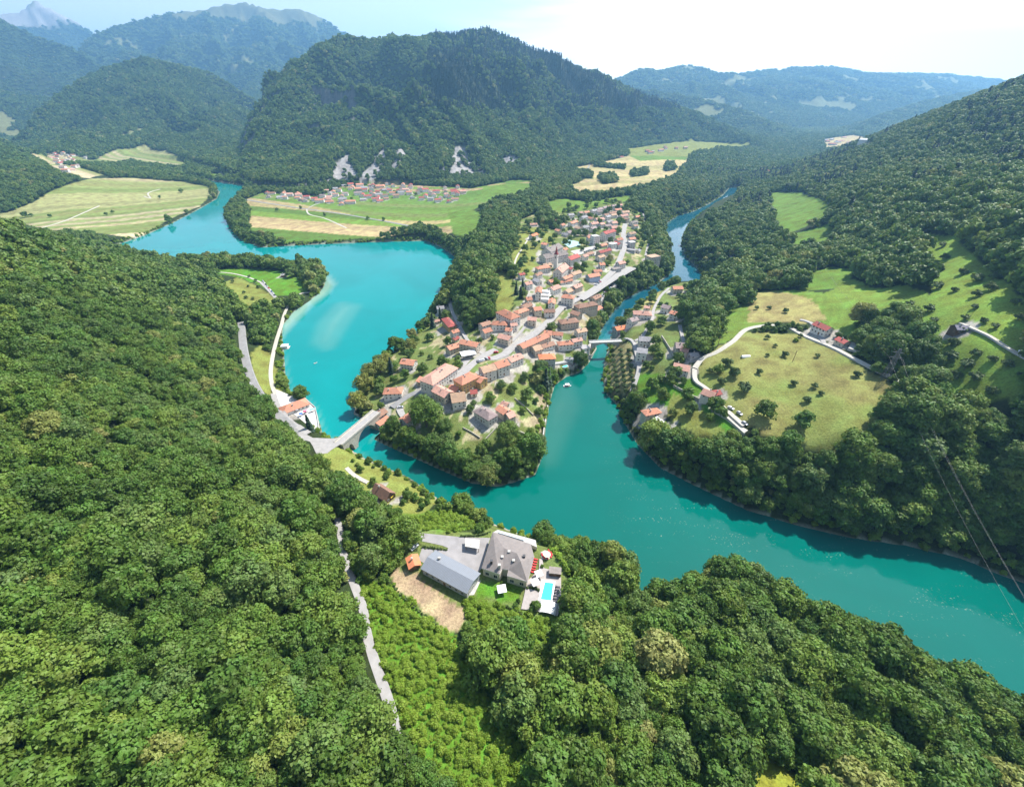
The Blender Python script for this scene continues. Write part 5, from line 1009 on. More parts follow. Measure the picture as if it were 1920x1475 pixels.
# ------------------------------------------------------------------ stone bridge
BZ = 11.7; b0 = at(637, 829, BZ); b1 = at(704, 773, BZ); bd = b1-b0; BL = float(np.hypot(bd[0], bd[1])); brz = math.atan2(bd[1], bd[0])
be = empty('stone_bridge', b0[0], b0[1], BZ, brz, 'pale stone arch bridge carrying the road over the narrow channel', 'bridge'); bw = 3.4
def arch_side(x0, x1, arches, ztop, zbot):
    V = [(x0, ztop)]; 
    top = [(x0, ztop), (x1, ztop)]; bot = [(x1, zbot)]
    for ax0, ax1, zc in sorted(arches, reverse=True):
        bot.append((ax1, zbot)); r = (ax1-ax0)/2; hh_ = zc-zbot
        for i in range(1, 12): th = math.pi*i/12; bot.append(((ax0+ax1)/2+r*math.cos(th), zbot+hh_*math.sin(th)))
        bot.append((ax0, zbot))
    bot.append((x0, zbot)); return top+bot
prof = arch_side(-1, BL+1, [(BL*.30, BL*.86, -1.6), (BL*.06, BL*.22, -4.5)], -.35, -BZ-2); k = len(prof); V = [(x, -bw, z) for x, z in prof]+[(x, bw, z) for x, z in prof]
mesh_obj('arches', V, [tuple(range(k)), tuple(range(2*k-1, k-1, -1))]+[(i, k+i, k+(i+1) % k, (i+1) % k) for i in range(k)], M_STONE, be)
pmesh('deck', [boxv(-1.5, BL+1.5, -bw-.35, bw+.35, -.34, -.02)], M_CONC, be); pmesh('roadway', [boxv(-1.5, BL+1.5, -bw+1.2, bw-1.2, -.015, .05)], M_STREET, be)
for s_ in (-1, 1): pmesh('parapet', [boxv(-1.5, BL+1.5, *sorted((s_*(bw+.05), s_*(bw+.3))), -.01, .95)], M_CONC, be)
for s_ in (-1, 1): pmesh('footway', [boxv(-1.5, BL+1.5, *sorted((s_*(bw-1.19), s_*(bw+.04))), -.015, .14)], M_STONE, be)
def KZ(x, y, z): return at(500+x/7.385, 720+y/7.385, z)
slab('junction', [(420,640),(520,680),(640,742),(740,745),(900,752),(1010,740),(1065,800),(900,905),(830,965),(790,995),(700,992),(640,860),(600,795),(480,760)], 11.72, M_STREET, 'wide pale road junction at the end of the bridge', .5, zf=KZ)
strip([KZ(600,740,8)[:2], KZ(450,640,8)[:2], KZ(330,540,8)[:2], KZ(240,470,6)[:2], KZ(140,290,6)[:2], KZ(90,120,5)[:2]], 4.2, M_STREET, 'approach_road', .3, 'pale road leading down to the lakeside restaurant')
slab('promenade', [(110,62),(340,160),(410,120),(520,190),(675,330),(705,480),(728,640),(650,640),(560,560),(450,470),(360,400),(200,460),(140,300)], 4.75, mat('promenade paving', (.55,.52,.48), .85, .5, .1), 'white paved lakeside terrace of the restaurant', 5, zf=KZ)
Pq = [(410,120),(520,190),(675,330),(705,480),(728,640)]
for i in range(4):
    a, b = KZ(*Pq[i], 4.75), KZ(*Pq[i+1], 4.75); d = b-a; ln = float(np.hypot(d[0], d[1])); e = empty('terrace_wall', a[0], a[1], 4.75, math.atan2(d[1], d[0]), 'white low wall along the lakeside terrace, %s stretch from the top' % ordinal(i), 'wall', 'white terrace walls'); pmesh('wall_body', [boxv(0, ln-.05, -.16, .16, .005, .85)], M_WHITE, e); pmesh('coping', [boxv(0, ln-.05, -.22, .22, .855, .95)], M_CONC, e)
for x, y, c, lb, s in [(470,405,(.05,.15,.55),'deep blue awning parasol beside the restaurant',1.7),(525,372,(.55,.08,.16),'crimson parasol beside the restaurant',1.7),(555,350,(.7,.35,.4),'pink parasol beside the restaurant',1.3),(612,350,(.2,.5,.65),'light blue parasol, left one by the terrace corner',1.4),(645,340,(.25,.55,.7),'light blue parasol, right one by the terrace corner',1.4),(500,300,(.35,.38,.36),'grey green awning over the restaurant terrace',2.2),(415,350,(.3,.3,.32),'dark grey awning close to the restaurant wall',1.6)]:
    parasol(x, y, 4.76, s, colmat(lb, c, .8), lb, zf=KZ)
# ------------------------------------------------------------------ footbridge
f0 = at(1105, 642, 15.2); f1 = at(1166, 637, 16.5); d = f1-f0; FL = float(np.hypot(d[0], d[1])); fe = empty('small_bridge', f0[0], f0[1], 15.6, math.atan2(d[1], d[0]), 'narrow white concrete bridge over the dark inlet', 'bridge')
pmesh('deck', [boxv(0, FL, -2.1, 2.1, -.5, 0)], M_CONC, fe)
for s_ in (-1, 1): pmesh('railing', [boxv(0, FL, *sorted((s_*1.95, s_*2.1)), .9, 1.05), boxv(0, FL, *sorted((s_*1.95, s_*2.1)), .01, .3)]+[boxv(x-.05, x+.05, *sorted((s_*1.97, s_*2.07)), .3, .9) for x in np.linspace(.5, FL-.5, 16)], M_WHITE, fe)
k = 14; V = []
for y in (-1.7, 1.7):
    for i in range(k+1): th = math.pi*i/k; V.append((FL/2-FL*.42*math.cos(th), y, -9+7.6*math.sin(th)))
    for i in range(k+1): th = math.pi*i/k; V.append((FL/2-FL*.42*math.cos(th), y, -.55))
n1_ = 2*(k+1); Fq = []
for i in range(k): Fq += [(i, i+1, k+2+i, k+1+i), (n1_+i, n1_+k+1+i, n1_+k+2+i, n1_+i+1), (i, n1_+i, n1_+i+1, i+1)]
mesh_obj('arch', V, Fq, M_CONC, fe)
# ------------------------------------------------------------------ church
cb = hit(1041, 505); cz = cb[2]; nave = hz((590,912), (682,838), 11, 2, 'g', 'p', 'w', 'x', 'church', z=cz, rise=4.2, eave=7.5, zoomk='E'); nave['label'] = 'white village church with pink roof and slim tower under a dark red spire'; nave['category'] = 'church'
T0 = at(1041.5, 504, cz); tx, ty = T0[0], T0[1]; ci, si = math.cos(-nave.rotation_euler.z), math.sin(-nave.rotation_euler.z); dx_, dy_ = tx-nave.location.x, ty-nave.location.y; tl = (ci*dx_-si*dy_, si*dx_+ci*dy_)
def tb(x0, x1, y0, y1, z0, z1): return boxv(tl[0]+x0, tl[0]+x1, tl[1]+y0, tl[1]+y1, z0, z1)
tw = pmesh('tower', [tb(-2.1,2.1,-2.1,2.1,-2,17.5), tb(-2.3,2.3,-2.3,2.3,17.5,17.9), tb(-2.25,2.25,-2.25,2.25,11.6,11.9)], WM['w'], nave)
V = [(tl[0]+a*2.35, tl[1]+b*2.35, 17.95) for a, b in ((-1,-1),(1,-1),(1,1),(-1,1))]+[(tl[0]+a*1.25, tl[1]+b*1.25, 20.2) for a, b in ((-1,-1),(1,-1),(1,1),(-1,1))]+[(tl[0], tl[1], 28.5)]
mesh_obj('spire', V, [(0,1,5,4),(1,2,6,5),(2,3,7,6),(3,0,4,7),(4,5,8),(5,6,8),(6,7,8),(7,4,8),(3,2,1,0)], mat('spire copper red', (.22,.05,.045), .6, 2, .15), nave)
for a in range(4):
    o = bpy.data.objects.new('belfry_window', ME_WIN); COL.objects.link(o); o.parent = tw; o.scale = (1.2, 1, 1.9); ang = a*math.pi/2; o.location = (tl[0]+math.sin(ang)*2.12, tl[1]-math.cos(ang)*2.12, 13.2); o.rotation_euler = (0, 0, ang+math.pi)
# ------------------------------------------------------------------ courts, forecourts, walls
def draped(name, P, m, label, lift=.25, zk='E'):
    q = [hit(*zp(zk, x, y)) for x, y in P]; z = max(p[2] for p in q)
    c = np.mean(q, 0); n_ = len(q); V = [(p[0], p[1], p[2]+lift) for p in q]+[(c[0], c[1], float(H(c[0], c[1]))+lift+.3)]+[(p[0], p[1], p[2]-3) for p in q]
    o = mesh_obj(name, V, [(i, (i+1) % n_, n_) for i in range(n_)]+[(i, n_+1+i, n_+1+(i+1) % n_, (i+1) % n_) for i in range(n_)], m); return tag(o, label, kind='structure')
def flatpad(name, P, m, label, zk='E', up=.3, th=4):
    q = [hit(*zp(zk, x, y)) for x, y in P]; z = float(np.mean([p[2] for p in q]))+up; P2 = [at(*zp(zk, x, y), z) for x, y in P]; PADZ.append(([p[:2] for p in P2], z)); o = poly_prism(name, P2, z-th, z, m); return tag(o, label, kind='structure')
flatpad('sports_court', [(635,575),(745,532),(885,585),(880,610),(745,650)], mat('court surface', (.33,.50,.50), .8, .4, .08), 'pale turquoise sports court behind the school')
flatpad('school_yard', [(745,690),(960,608),(1085,640),(910,725),(830,740)], M_CONC, 'pale concrete school yard'); flatpad('car_park', [(1180,440),(1350,330),(1560,240),(1580,265),(1420,400),(1340,520),(1290,500)], M_STREET, 'riverside car park paving', 'D', .25)
flatpad('village_square', [(620,880),(800,990),(960,1000),(1130,990),(1120,1080),(960,1140),(760,1200),(560,1300),(420,1380),(380,1460),(330,1440),(480,1250),(500,1180),(700,1050)], M_STREET, 'pale paved village square', 'C', .2)
flatpad('courtyard', [(1760,930),(1900,840),(2060,960),(1960,1060),(1880,1000),(1740,1010)], M_GRAV, 'walled gravel courtyard of the tan hall', 'A', .3); flatpad('forecourt', [(840,960),(1030,960),(1040,1030),(890,1140),(850,1080),(825,1020)], M_STREET, 'forecourt beside the giant plane tree', 'A', .3)
flatpad('gravel_yard', [(660,785),(720,765),(790,840),(850,880),(810,910),(720,830)], M_GRAV, 'gravel yard below the salmon roofed house', 'G', .25); flatpad('farm_yard', [(500,355),(560,350),(640,430),(600,440),(480,400)], M_CONC, 'paved farmyard by the red garage', 'Q', .3)
flatpad('gravel_lot', [(1165,435),(1240,425),(1330,440),(1325,455),(1220,480),(1170,465)], M_GRAV, 'white gravel lot at the end of the valley road', 'P' if False else 'V0', .1) if False else None
def wall(P, words, hgt_=1.6, th=.45, m=None, zk='P', cat='wall', name='stone_wall'):
    q = [hit(*zp(zk, x, y)) for x, y in P]; V, Fq = [], []; R2 = []
    for i in range(len(q)-1):
        n_ = max(1, int(np.hypot(*(q[i+1]-q[i])[:2])/4))
        for k in range(n_): R2.append(q[i]+(q[i+1]-q[i])*k/n_)
    R2.append(q[-1]); R2 = np.array(R2); d = np.gradient(R2, axis=0)[:, :2]; d /= np.linalg.norm(d, axis=1)[:, None]+1e-9; o0 = R2[0]
    for i, p in enumerate(R2):
        z = float(H(p[0], p[1])); nx, ny = -d[i][1]*th/2, d[i][0]*th/2
        for sx, zz in ((-1, z-1.5), (-1, z+hgt_), (1, z+hgt_), (1, z-1.5)): V.append((p[0]+nx*sx-o0[0], p[1]+ny*sx-o0[1], zz-o0[2]))
    for i in range(len(R2)-1):
        for k in range(4): Fq.append((4*i+k, 4*i+(k+1) % 4, 4*i+4+(k+1) % 4, 4*i+4+k))
    Fq += [(3,2,1,0), tuple(4*(len(R2)-1)+k for k in range(4))]; o = mesh_obj(name, V, Fq, m or M_STONE); o.location = o0; return tag(o, words, cat)
wall([(681,722),(675,742),(668,760),(665,777),(672,780)], 'white shore wall below the yellow willows', 1.8, .8, M_CONC); wall([(1027,762),(1024,782),(1020,805),(1017,832)], 'white shore wall along the east side of the point', 1.6, .8, M_CONC)
wall([(972,812),(990,820),(1001,828),(990,838),(972,848),(955,852)], 'curved old stone rampart at the tip of the village', 2.6, .7); wall([(908,828),(920,815),(932,802)], 'pale garden wall running up beside the great olive green tree', 1.6); wall([(868,803),(885,812),(900,822)], 'low garden wall under the terraced vegetable beds', 1.2)
wall([(1000,780),(985,765),(965,748)], 'straight garden wall along the scrub slope', 1.4); wall([(1075,690),(1095,675),(1110,668),(1118,655)], 'retaining wall curving round the garden by the small bridge', 2.2, .6); wall([(1000,692),(1042,684),(1088,673)], 'white street wall above the garden pool', 1.5, .4, M_WHITE)
wall([(1240,632),(1258,660),(1262,672)], 'old brown wall climbing behind the salmon roofed house', 2.0, .5); wall([(1262,725),(1290,740),(1318,755)], 'dark wall bordering the sloping orchard', 1.8, .5)
# white terraces of the modern house
g = hit(*zp('C', 1750, 240)); te = empty('terraced_villa', g[0], g[1], g[2], math.radians(75), 'stepped white terraces of the modern villa in the village centre', 'villa')
for i, (x0, x1, y0, y1, z1) in enumerate([(-7,7,-7,7,2.2),(-2,7,-6,6.5,4.6),(3,7,-5.5,6,6.9)]): pmesh('terrace', [boxv(x0,x1,y0,y1,-3+(0 if i == 0 else 3),z1), boxv(x0-.3,x1+.1,y0-.3,y1+.3,z1+.005,z1+.3)], M_WHITE if i != 1 else WM['w'], te)
# filling canopy on the square
g = at(*zp('C', 625, 1100), 26); g0 = hit(*zp('C', 625, 1125)); ce = empty('flat_canopy', g0[0], g0[1], g0[2], .35, 'white flat canopy standing on the village square', 'canopy'); pmesh('roof_slab', [boxv(-6.5,6.5,-4.2,4.2,4.4,4.9)], M_WHITE, ce)
for x in (-4.5, 0, 4.5): pmesh('post', [boxv(x-.18,x+.18,-.18,.18,0,4.4)], M_DARKM, ce)
# garden pool
g = hit(1059, 687); pe = empty('garden_pool', g[0], g[1], g[2]+.2, .3, 'small oval turquoise garden pool near the shore', 'pool'); k = 18
mesh_obj('pool_rim', *prism([(3.2*math.cos(6.283*i/k), 1.9*math.sin(6.283*i/k)) for i in range(k)], -1.5, .25), M_WHITE, pe); mesh_obj('pool_water', *prism([(2.9*math.cos(6.283*i/k), 1.6*math.sin(6.283*i/k)) for i in range(k)], .2, .29), pw, pe)
# yellow awning at the cottage
g = hit(733, 933); ye = empty('awning', g[0], g[1], g[2], -.5, 'bright yellow awning beside the brown cottage', 'awning'); mesh_obj('cloth', [(-2,-1.4,2.2),(2,-1.4,2.2),(2,1.4,2.7),(-2,1.4,2.7),(-2,-1.4,2.12),(2,-1.4,2.12),(2,1.4,2.62),(-2,1.4,2.62)], [(0,1,2,3),(7,6,5,4),(0,4,5,1),(1,5,6,2),(2,6,7,3),(3,7,4,0)], colmat('yellow cloth', (.8,.62,.03), .8), ye)
for x in (-1.9, 1.9): pmesh('post', [boxv(x-.05,x+.05,-1.3,-1.2,0,2.15)], M_DARKM, ye)
# polytunnel in the hay meadow
g = hit(1398, 669); o = mesh_obj('polytunnel', *join([( [(3.2*s_, 1.3*math.cos(th), 1.5*math.sin(th)) for s_ in (-1, 1) for th in np.linspace(0, math.pi, 9)], [(i, i+1, 10+i, 9+i) for i in range(8)]+[tuple(range(8, -1, -1)), tuple(range(9, 18))])]), M_CLOTHW); o.location = (g[0], g[1], g[2]-.1); o.rotation_euler = (0, 0, .1); tag(o, 'little white polytunnel in the vegetable patch on the hay meadow', 'polytunnel')
# ------------------------------------------------------------------ boats
def hull(L_, W_, h_, n_=8):
    V = []; 
    for z, k in ((0, .75), (h_, 1)):
        for i in range(n_+1): t_ = i/n_; V.append((L_*(t_-.5)*(.92 if z == 0 else 1), -W_/2*k*math.sin(math.pi*min(1, .35+t_*.65))**.6, z))
        for i in range(n_, -1, -1): t_ = i/n_; V.append((L_*(t_-.5)*(.92 if z == 0 else 1), W_/2*k*math.sin(math.pi*min(1, .35+t_*.65))**.6, z))
    k = 2*(n_+1); return V, [tuple(range(k-1, -1, -1)), tuple(range(k, 2*k))]+[(i, (i+1) % k, k+(i+1) % k, k+i) for i in range(k)]
def boat(u, v, yaw, L_, label, cabin=0, c='white'):
    g = at(u, v, 0); e = empty('boat', g[0], g[1], -.15, yaw, label, 'boat'); mesh_obj('hull', *hull(L_, L_*.36, .75), CARC[c] if c in CARC else M_WOODB, e)
    pmesh('deck', [boxv(-L_*.38, L_*.3, -L_*.12, L_*.12, .755, .8)], M_WOODB, e)
    if cabin: pmesh('cabin_roof', [boxv(-L_*.3, L_*.22, -L_*.17, L_*.17, 2.3, 2.42)]+[boxv(x-.04, x+.04, y-.04, y+.04, .8, 2.3) for x in (-L_*.27, L_*.19) for y in (-L_*.14, L_*.14)], M_WHITE, e)
boat(1064, 724, .1, 7, 'white covered excursion boat alone on the green arm', 1); boat(592, 681, .9, 3.2, 'small white pedal boat in the middle of the turquoise bay')
boat(828, 462, -.3, 7, 'white motor boat moored at the tree lined head of the bay', 1); boat(838, 472, -.3, 7, 'blue boat moored beside the trees at the head of the bay', 0, 'blue'); boat(1010, 819, 1.2, 4, 'small white rowing boat drawn up by the point')
boat(528, 452, .1, 5, 'pale rowing boat under the far shore trees'); boat(757, 450, .1, 6, 'white boat at the gravel landing of the far shore')
g = at(535, 652, 0); fe2 = empty('floating_hut', g[0], g[1], 0, .15, 'white floating hut on a pontoon beside the lakeside path', 'floating hut'); pmesh('pontoon', [boxv(-4,4,-3.4,3.4,-.3,.35)], M_CONC, fe2); pmesh('cabin', [boxv(-2.8,2.8,-2.3,2.3,.36,2.7)], WM['w'], fe2); pmesh('roof', [boxv(-3.3,3.3,-2.8,2.8,2.705,2.95)], M_WHITE, fe2); pmesh('gangway', [boxv(-10,-4.02,-.5,.5,.1,.3)], M_WOODB, fe2)
# ------------------------------------------------------------------ power line
M_STEEL = mat('galvanised steel', (.17,.175,.18), .5, 2, .1, .5, metal=.4)
def bar(a, b, r): 
    a = Vector(a); b = Vector(b); d = (b-a).normalized(); u = d.cross(Vector((.13, .2, .97)) if abs(d.z) < .9 else Vector((1, 0, 0))).normalized()*r; v = d.cross(u.normalized())*r
    V = [tuple(p+q) for p in (a, b) for q in (u+v, u-v, -u-v, -u+v)]; return V, [(0,1,2,3),(7,6,5,4)]+[(i, 4+i, 4+(i+1) % 4, (i+1) % 4) for i in range(4)]
PB = hit(1657, 711); PH = 22.0; YAW = 1.2
def pylon(p, label):
    e = empty('power_pylon', p[0], p[1], p[2], YAW, label, 'pylon'); w0, w1 = 1.9, .45; lv = [0, 4, 8, 12, 15.5, 18.5, PH]
    def cr(z): k = w0+(w1-w0)*z/PH; return [(-k,-k,z),(k,-k,z),(k,k,z),(-k,k,z)]
    for i in range(4): o = pmesh('leg', [bar(cr(-.5)[i], cr(PH)[i], .11)], M_STEEL, e)
    br = []
    for a, b in zip(lv[:-1], lv[1:]):
        ca, cb = cr(a), cr(b)
        for i in range(4): j = (i+1) % 4; br += [bar(ca[i], cb[j], .05), bar(ca[j], cb[i], .05), bar(cb[i], cb[j], .05)]
    pmesh('bracing', br, M_STEEL, e)
    for z, h_ in ((16, 3.6), (19.5, 3.0)): pmesh('cross_arm', [bar((0,-h_,z),(0,h_,z),.1), bar((0,-h_,z),(0,0,z+1.1),.06), bar((0,h_,z),(0,0,z+1.1),.06)], M_STEEL, e)
    return e
pylon(PB, 'steel lattice power pylon at the edge of the hay meadow beside the pale track')
end1 = np.array([182, 60, 41.0]); g2 = hit(1500, 478); end2 = np.array([g2[0], g2[1], g2[2]+18])
cy, sy = math.cos(YAW), math.sin(YAW)
wi = 0
for zt, yo in ((16, -3.5), (16, 3.5), (19.5, 0)):
    a = np.array([PB[0]-sy*yo, PB[1]+cy*yo, PB[2]+zt-.1])
    for end, wd2 in ((end1, 'towards the near river'), (end2, 'towards the upper meadow')):
        b = end+np.array([-sy*yo, cy*yo, zt-16]); P = [a+(b-a)*q+np.array([0, 0, -5*4*q*(1-q)*(1 if end is end1 else 1.2)]) for q in np.linspace(0, 1, 24)]
        o = mesh_obj('power_cable', *join([bar(tuple(P[i]-a), tuple(P[i+1]-a), .015) for i in range(23)]), M_STEEL); o.location = a; tag(o, ['left lower','right lower','uppermost'][wi]+' power cable running from the pylon '+wd2, 'cable')
    wi += 1
# thin poles
for i, (u, v) in enumerate([(1345,650),(1486,678),(1300,512)]):
    g = hit(u, v); e = empty('wooden_pole', g[0], g[1], g[2], .3, 'wooden power pole standing %s' % ['beside the pale track above the hamlet','in the middle of the hay meadow','at the edge of the river trees'][i], 'pole'); pmesh('shaft', [bar((0,0,-.5),(0,0,9),.13)], M_WOODB, e); pmesh('cross_bar', [bar((-.9,0,8.5),(.9,0,8.5),.07)], M_WOODB, e)
# ------------------------------------------------------------------ parked cars
row('D', (1250,282), (1325,225), 6, '%s car parked nose in beside the upper street, %s up from the junction', 'cars parked beside the upper street', 2.6)
row('D', (1350,480), (1410,395), 7, '%s car in the riverside car park, %s one from its lower end', 'cars in the riverside car park', -.4)
row('D', (1430,350), (1540,265), 8, '%s car in the upper half of the riverside car park, %s one uphill', 'cars in the upper riverside car park', -.4)
row('C', (770,1190), (935,1140), 7, '%s car parked in front of the long row house, %s from the square', 'cars parked before the long row house', 1.9)
row('E', (1225,880), (1300,790), 5, '%s car along the street opposite the double house, %s one uphill', 'cars along the upper street', .95)
row('E', (930,720), (1075,665), 7, '%s car on the school car park, %s from the left', 'cars on the school car park', 1.6)
row('L', (975,310), (1075,430), 9, '%s car parked along the lakeside lane, %s from the meadow end', 'cars parked along the lakeside lane', -.9)
row('P', (1386,776), (1396,795), 2, '%s car parked on the gravel beside the hay meadow hollow, %s down', 'cars on the gravel', -1.2)
for (zk, x, y, yaw, c, lb) in [('C',1040,1052,.2,'red','red car alone in the small square behind the street tree'),('D',790,640,.9,'black','black car on the main street by the bus stop'),('D',830,605,.9,'white','white car waiting on the main street'),('D',990,462,.9,'black','black car driving up the wide street'),
    ('D',1215,385,.7,'grey','grey car where the street divides'),('A',890,1000,.3,'silver','silver car in the forecourt near the giant plane tree'),('C',345,205,1.4,'white','white car parked at the head of the shaded lake road'),('C',505,680,1.2,'white','white car on the shaded road above the crossroads'),
    ('M',45,300,.9,'white','white car squeezed beside the guesthouse garden shed'),('Q',610,385,-.6,'black','black car at the end of the paved farmyard'),('P',1918,662,-.7,'white','white car on the farm track at the right edge'),('P',466,722,1.4,'white','white car coming down the forest road'),('G',740,785,-.9,'white','white car beside the gravel yard wall')]:
    u, v = zp(zk, x, y); car(u, v, yaw, c, lb)
# ------------------------------------------------------------------ single trees
def ft(u, v, s, kind, lab, cat='tree', grp=None, sx=None):
    g = hit(u, v); nm, cm, tm = {'w': ('willow_tree', CR_WIL, T_FOR), 's': ('spruce_tree', CR_SPR, T_FOR), 'f': ('fruit_tree', CR_FRUIT, T_FRU), 'b': ('plane_tree', CR_BIG, T_BIG), 'g': ('garden_tree', CR_MIDN[int(u*7) % 3], T_FOR), 'u': ('bush', CR_BUSH, None)}[kind]
    BLOCK.append((g[0], g[1], 3.5*s)); return tree(nm, cm, tm, g[0], g[1], s, lab, cat, grp, sx=sx)
CR_MIDN = [crown('garden_crown', M_LEAF, nl, 1200, .55, rad=5.2, h=11, lob=lb, bottom=.1) for nl, lb in ((9, .46), (7, .52), (12, .42))]
UNDER = [OPEN.index(p_) for p_ in OPEN if p_[1][0] in ((676,1085), (750,960), (868,1135))]
ft(800, 800, 1.15, 'b', 'giant round plane tree towering over the houses by the bridge'); ft(836, 815, .62, 'b', 'broad dark tree right of the giant plane tree'); ft(950, 832, .85, 'b', 'great olive green tree beside the curved rampart')
for u, v, s, lb in [(696,712,1.3,'yellow green willow on the west shore, middle one'),(688,734,1.35,'yellow green willow on the west shore, largest lower one'),(714,700,1.25,'yellow green willow on the west shore, upper one'),(726,688,1.1,'olive willow at the shore behind the blue spruce'),(674,766,1.3,'rounded willow leaning over the lake near the bridge'),(772,656,1.0,'pale silvery willow by the shore below the lake meadow'),(917,905,1.1,'bright yellow green tree on the southern tip')]: ft(u, v, s, 'w', lb)
SRC_SPR = ft(735, 700, 1.0, 's', 'bluish spruce beside the terracotta house above the bridge')
for u, v, s, lb in [(714,692,.8,'dark slim spruce by the west shore'),(812,614,1.05,'dark spruce on the shore beside the grey lake villa'),(826,600,.9,'dark spruce behind the grey lake villa'),(1022,730,1.25,'tall black green spruce near the east shore'),(1028,722,1.1,'second black green spruce near the east shore'),(728,690,.6,'small spruce left of the pink hotel'),(583,808,.9,'dark conifer at the restaurant car park'),(980,545,.9,'dark spruce at the foot of the hill meadow'),(968,552,.9,'dark spruce under the hill meadow, left one')]: ft(u, v, s, 's', lb)
for i, (u, v, s) in enumerate(sorted([(1438,635,.8),(1453,650,.6),(1470,668,1.0),(1438,668,.6),(1360,686,1.5),(1374,704,1.6),(1422,700,.9),(1394,735,1.7),(1486,722,.9),(1526,727,.85),(1537,740,.7),(1511,754,1.0),(1604,706,1.0),(1532,670,.7),(1575,648,.6),(1418,580,.8),(1441,580,.8),(1472,586,1.0),(1500,632,.7),(1350,720,1.2),(1330,700,1.0)])): ft(u, v, s, 'f', 'small lone tree in the hay meadows, %s from the left' % ordinal(i), 'tree', 'lone trees of the hay meadow')
for i, (u, v, s) in enumerate([(1432,780,1.0),(1345,765,.7),(1500,800,1.0),(1262,712,1.0),(1345,700,.6)]): ft(u, v, s, 'g', ['big round tree casting a long shadow in the meadow hollow','round tree by the gravel yard','broad bushy tree at the lower rim of the hay meadow','round tree beside the salmon roofed house','leafy tree on the slope above the white meadow house'][i])
k = 0
for r_ in range(3):
    for i in range(9):
        u = 1148+r_*15+i*1.2; v = 660+i*9.5; ft(u, v, .85, 'f', 'small fruit tree of the riverside orchard, row %s, tree %s from the top' % (ORD[r_], ORD[i]), 'tree', 'riverside orchard trees')
# pasture trees on the right
gx_, gy_, gz_ = [], [], []
cand = [(u, v) for u, v in zip(rng.uniform(1700, 1915, 300), rng.uniform(450, 740, 300))]; got = []
for u, v in cand:
    g = hit(u, v); i_, j_ = _gi(np.array([g[0]]), np.array([g[1]]))
    if FOR[int(round(i_[0])), int(round(j_[0]))] > .5 or any(abs(u-a)+abs(v-b) < 20 for a, b in got) or roaddist(np.array([g[0]]), np.array([g[1]]))[0] < 2: continue
    got.append((u, v))
    if len(got) >= 34: break
for i, (u, v) in enumerate(sorted(got)): ft(u, v, rng.uniform(.8, 1.5), 'f', 'grey green fruit tree on the sloping right pasture, %s from the left' % ordinal(i), 'tree', 'pasture trees')
# delta lawn trees
for i, (u, v, s) in enumerate([(468,520,.8),(480,528,.9),(485,540,1.0),(466,538,.7),(458,550,.8),(462,560,.9),(475,562,.8),(437,530,.9),(545,520,1.1),(585,530,1.4),(590,545,1.3),(575,540,1.0)]):
    if s >= 1.1: ft(u, v, s, 'g', 'large leafy tree at the lawn point by the sand spit, %s' % ['upper small one','upper big one','tallest nearest the water','']['upper'=='x' and 0 or (0 if i == 8 else 1 if i == 9 else 2)])
    else: ft(u, v, s, 'f', 'small tree on the dry lawn by the river flat, %s from the road bend' % ordinal(i), 'tree', 'river flat lawn trees')
# garden trees between the houses
TP = np.array(OPENW[6][1]); lo, hi = TP.min(0), TP.max(0); HP = np.array(OPENW[18+4][1]) if False else None
def gardens(P, n_, words, group, smin=.32, smax=.85, seed=3, gap=6.0):
    r = np.random.default_rng(seed); P = np.array(P); lo, hi = P.min(0), P.max(0); pts_ = []; t_ = 0
    while len(pts_) < n_ and t_ < 6000:
        t_ += 1; x, y = r.uniform(lo[0], hi[0]), r.uniform(lo[1], hi[1]); X1, Y1 = np.array([x]), np.array([y])
        if not inpoly(X1, Y1, P)[0] or roaddist(X1, Y1)[0] < 2.5: continue
        if any((x-b[0])**2+(y-b[1])**2 < (b[2]*.86+1.2)**2 for b in BLOCK) or any((x-a)**2+(y-b)**2 < gap**2 for a, b in pts_): continue
        if nearest_(GI, x, y) or float(H(x, y)) < 1: continue
        pts_.append((x, y))
    pts_.sort(key=lambda p: float(project(p[0], p[1], 20)[0])); srcs = []
    for i, (x, y) in enumerate(pts_):
        s = r.uniform(smin, smax); srcs.append(tree('garden_tree', CR_MIDN[i % 3], T_FOR, x, y, s, words % ordinal(i), 'tree', group, sx=s and r.uniform(.85, 1.15)))
    return srcs, pts_
def nearest_(G_, x, y): i_, j_ = _gi(np.array([x]), np.array([y])); return bool(G_[int(round(i_[0])), int(round(j_[0]))])
S1, GP = gardens(OPENW[6][1], 215, 'rounded garden tree among the village houses, %s from the left', 'garden trees of the village', .38, .95)
BLOCK += [(x, y, 2.5) for x, y in GP]
hi_ = [i for i, p_ in enumerate(OPEN) if p_[1][0] in ((1150,640),)][0]; S2, GP2 = gardens(OPENW[hi_][1], 38, 'rounded garden tree in the right bank hamlet, %s from the left', 'garden trees of the hamlet', .4, .9, 5); BLOCK += [(x, y, 3) for x, y in GP2]
hi_ = [i for i, p_ in enumerate(OPEN) if p_[1][0] in ((645,862),)][0]; S3, GP3 = gardens(OPENW[hi_][1], 26, 'leafy garden tree around the brown cottage, %s from the left', 'trees round the brown cottage', .22, .5, 6, 4)
hi_ = [i for i, p_ in enumerate(OPEN) if p_[1][0] in ((1190,700),)][0]; S4, GP4 = gardens(OPENW[hi_][1], 16, 'leafy tree on the lush slope below the hamlet, %s from the left', 'trees on the lush slope', .4, .9, 7, 7)
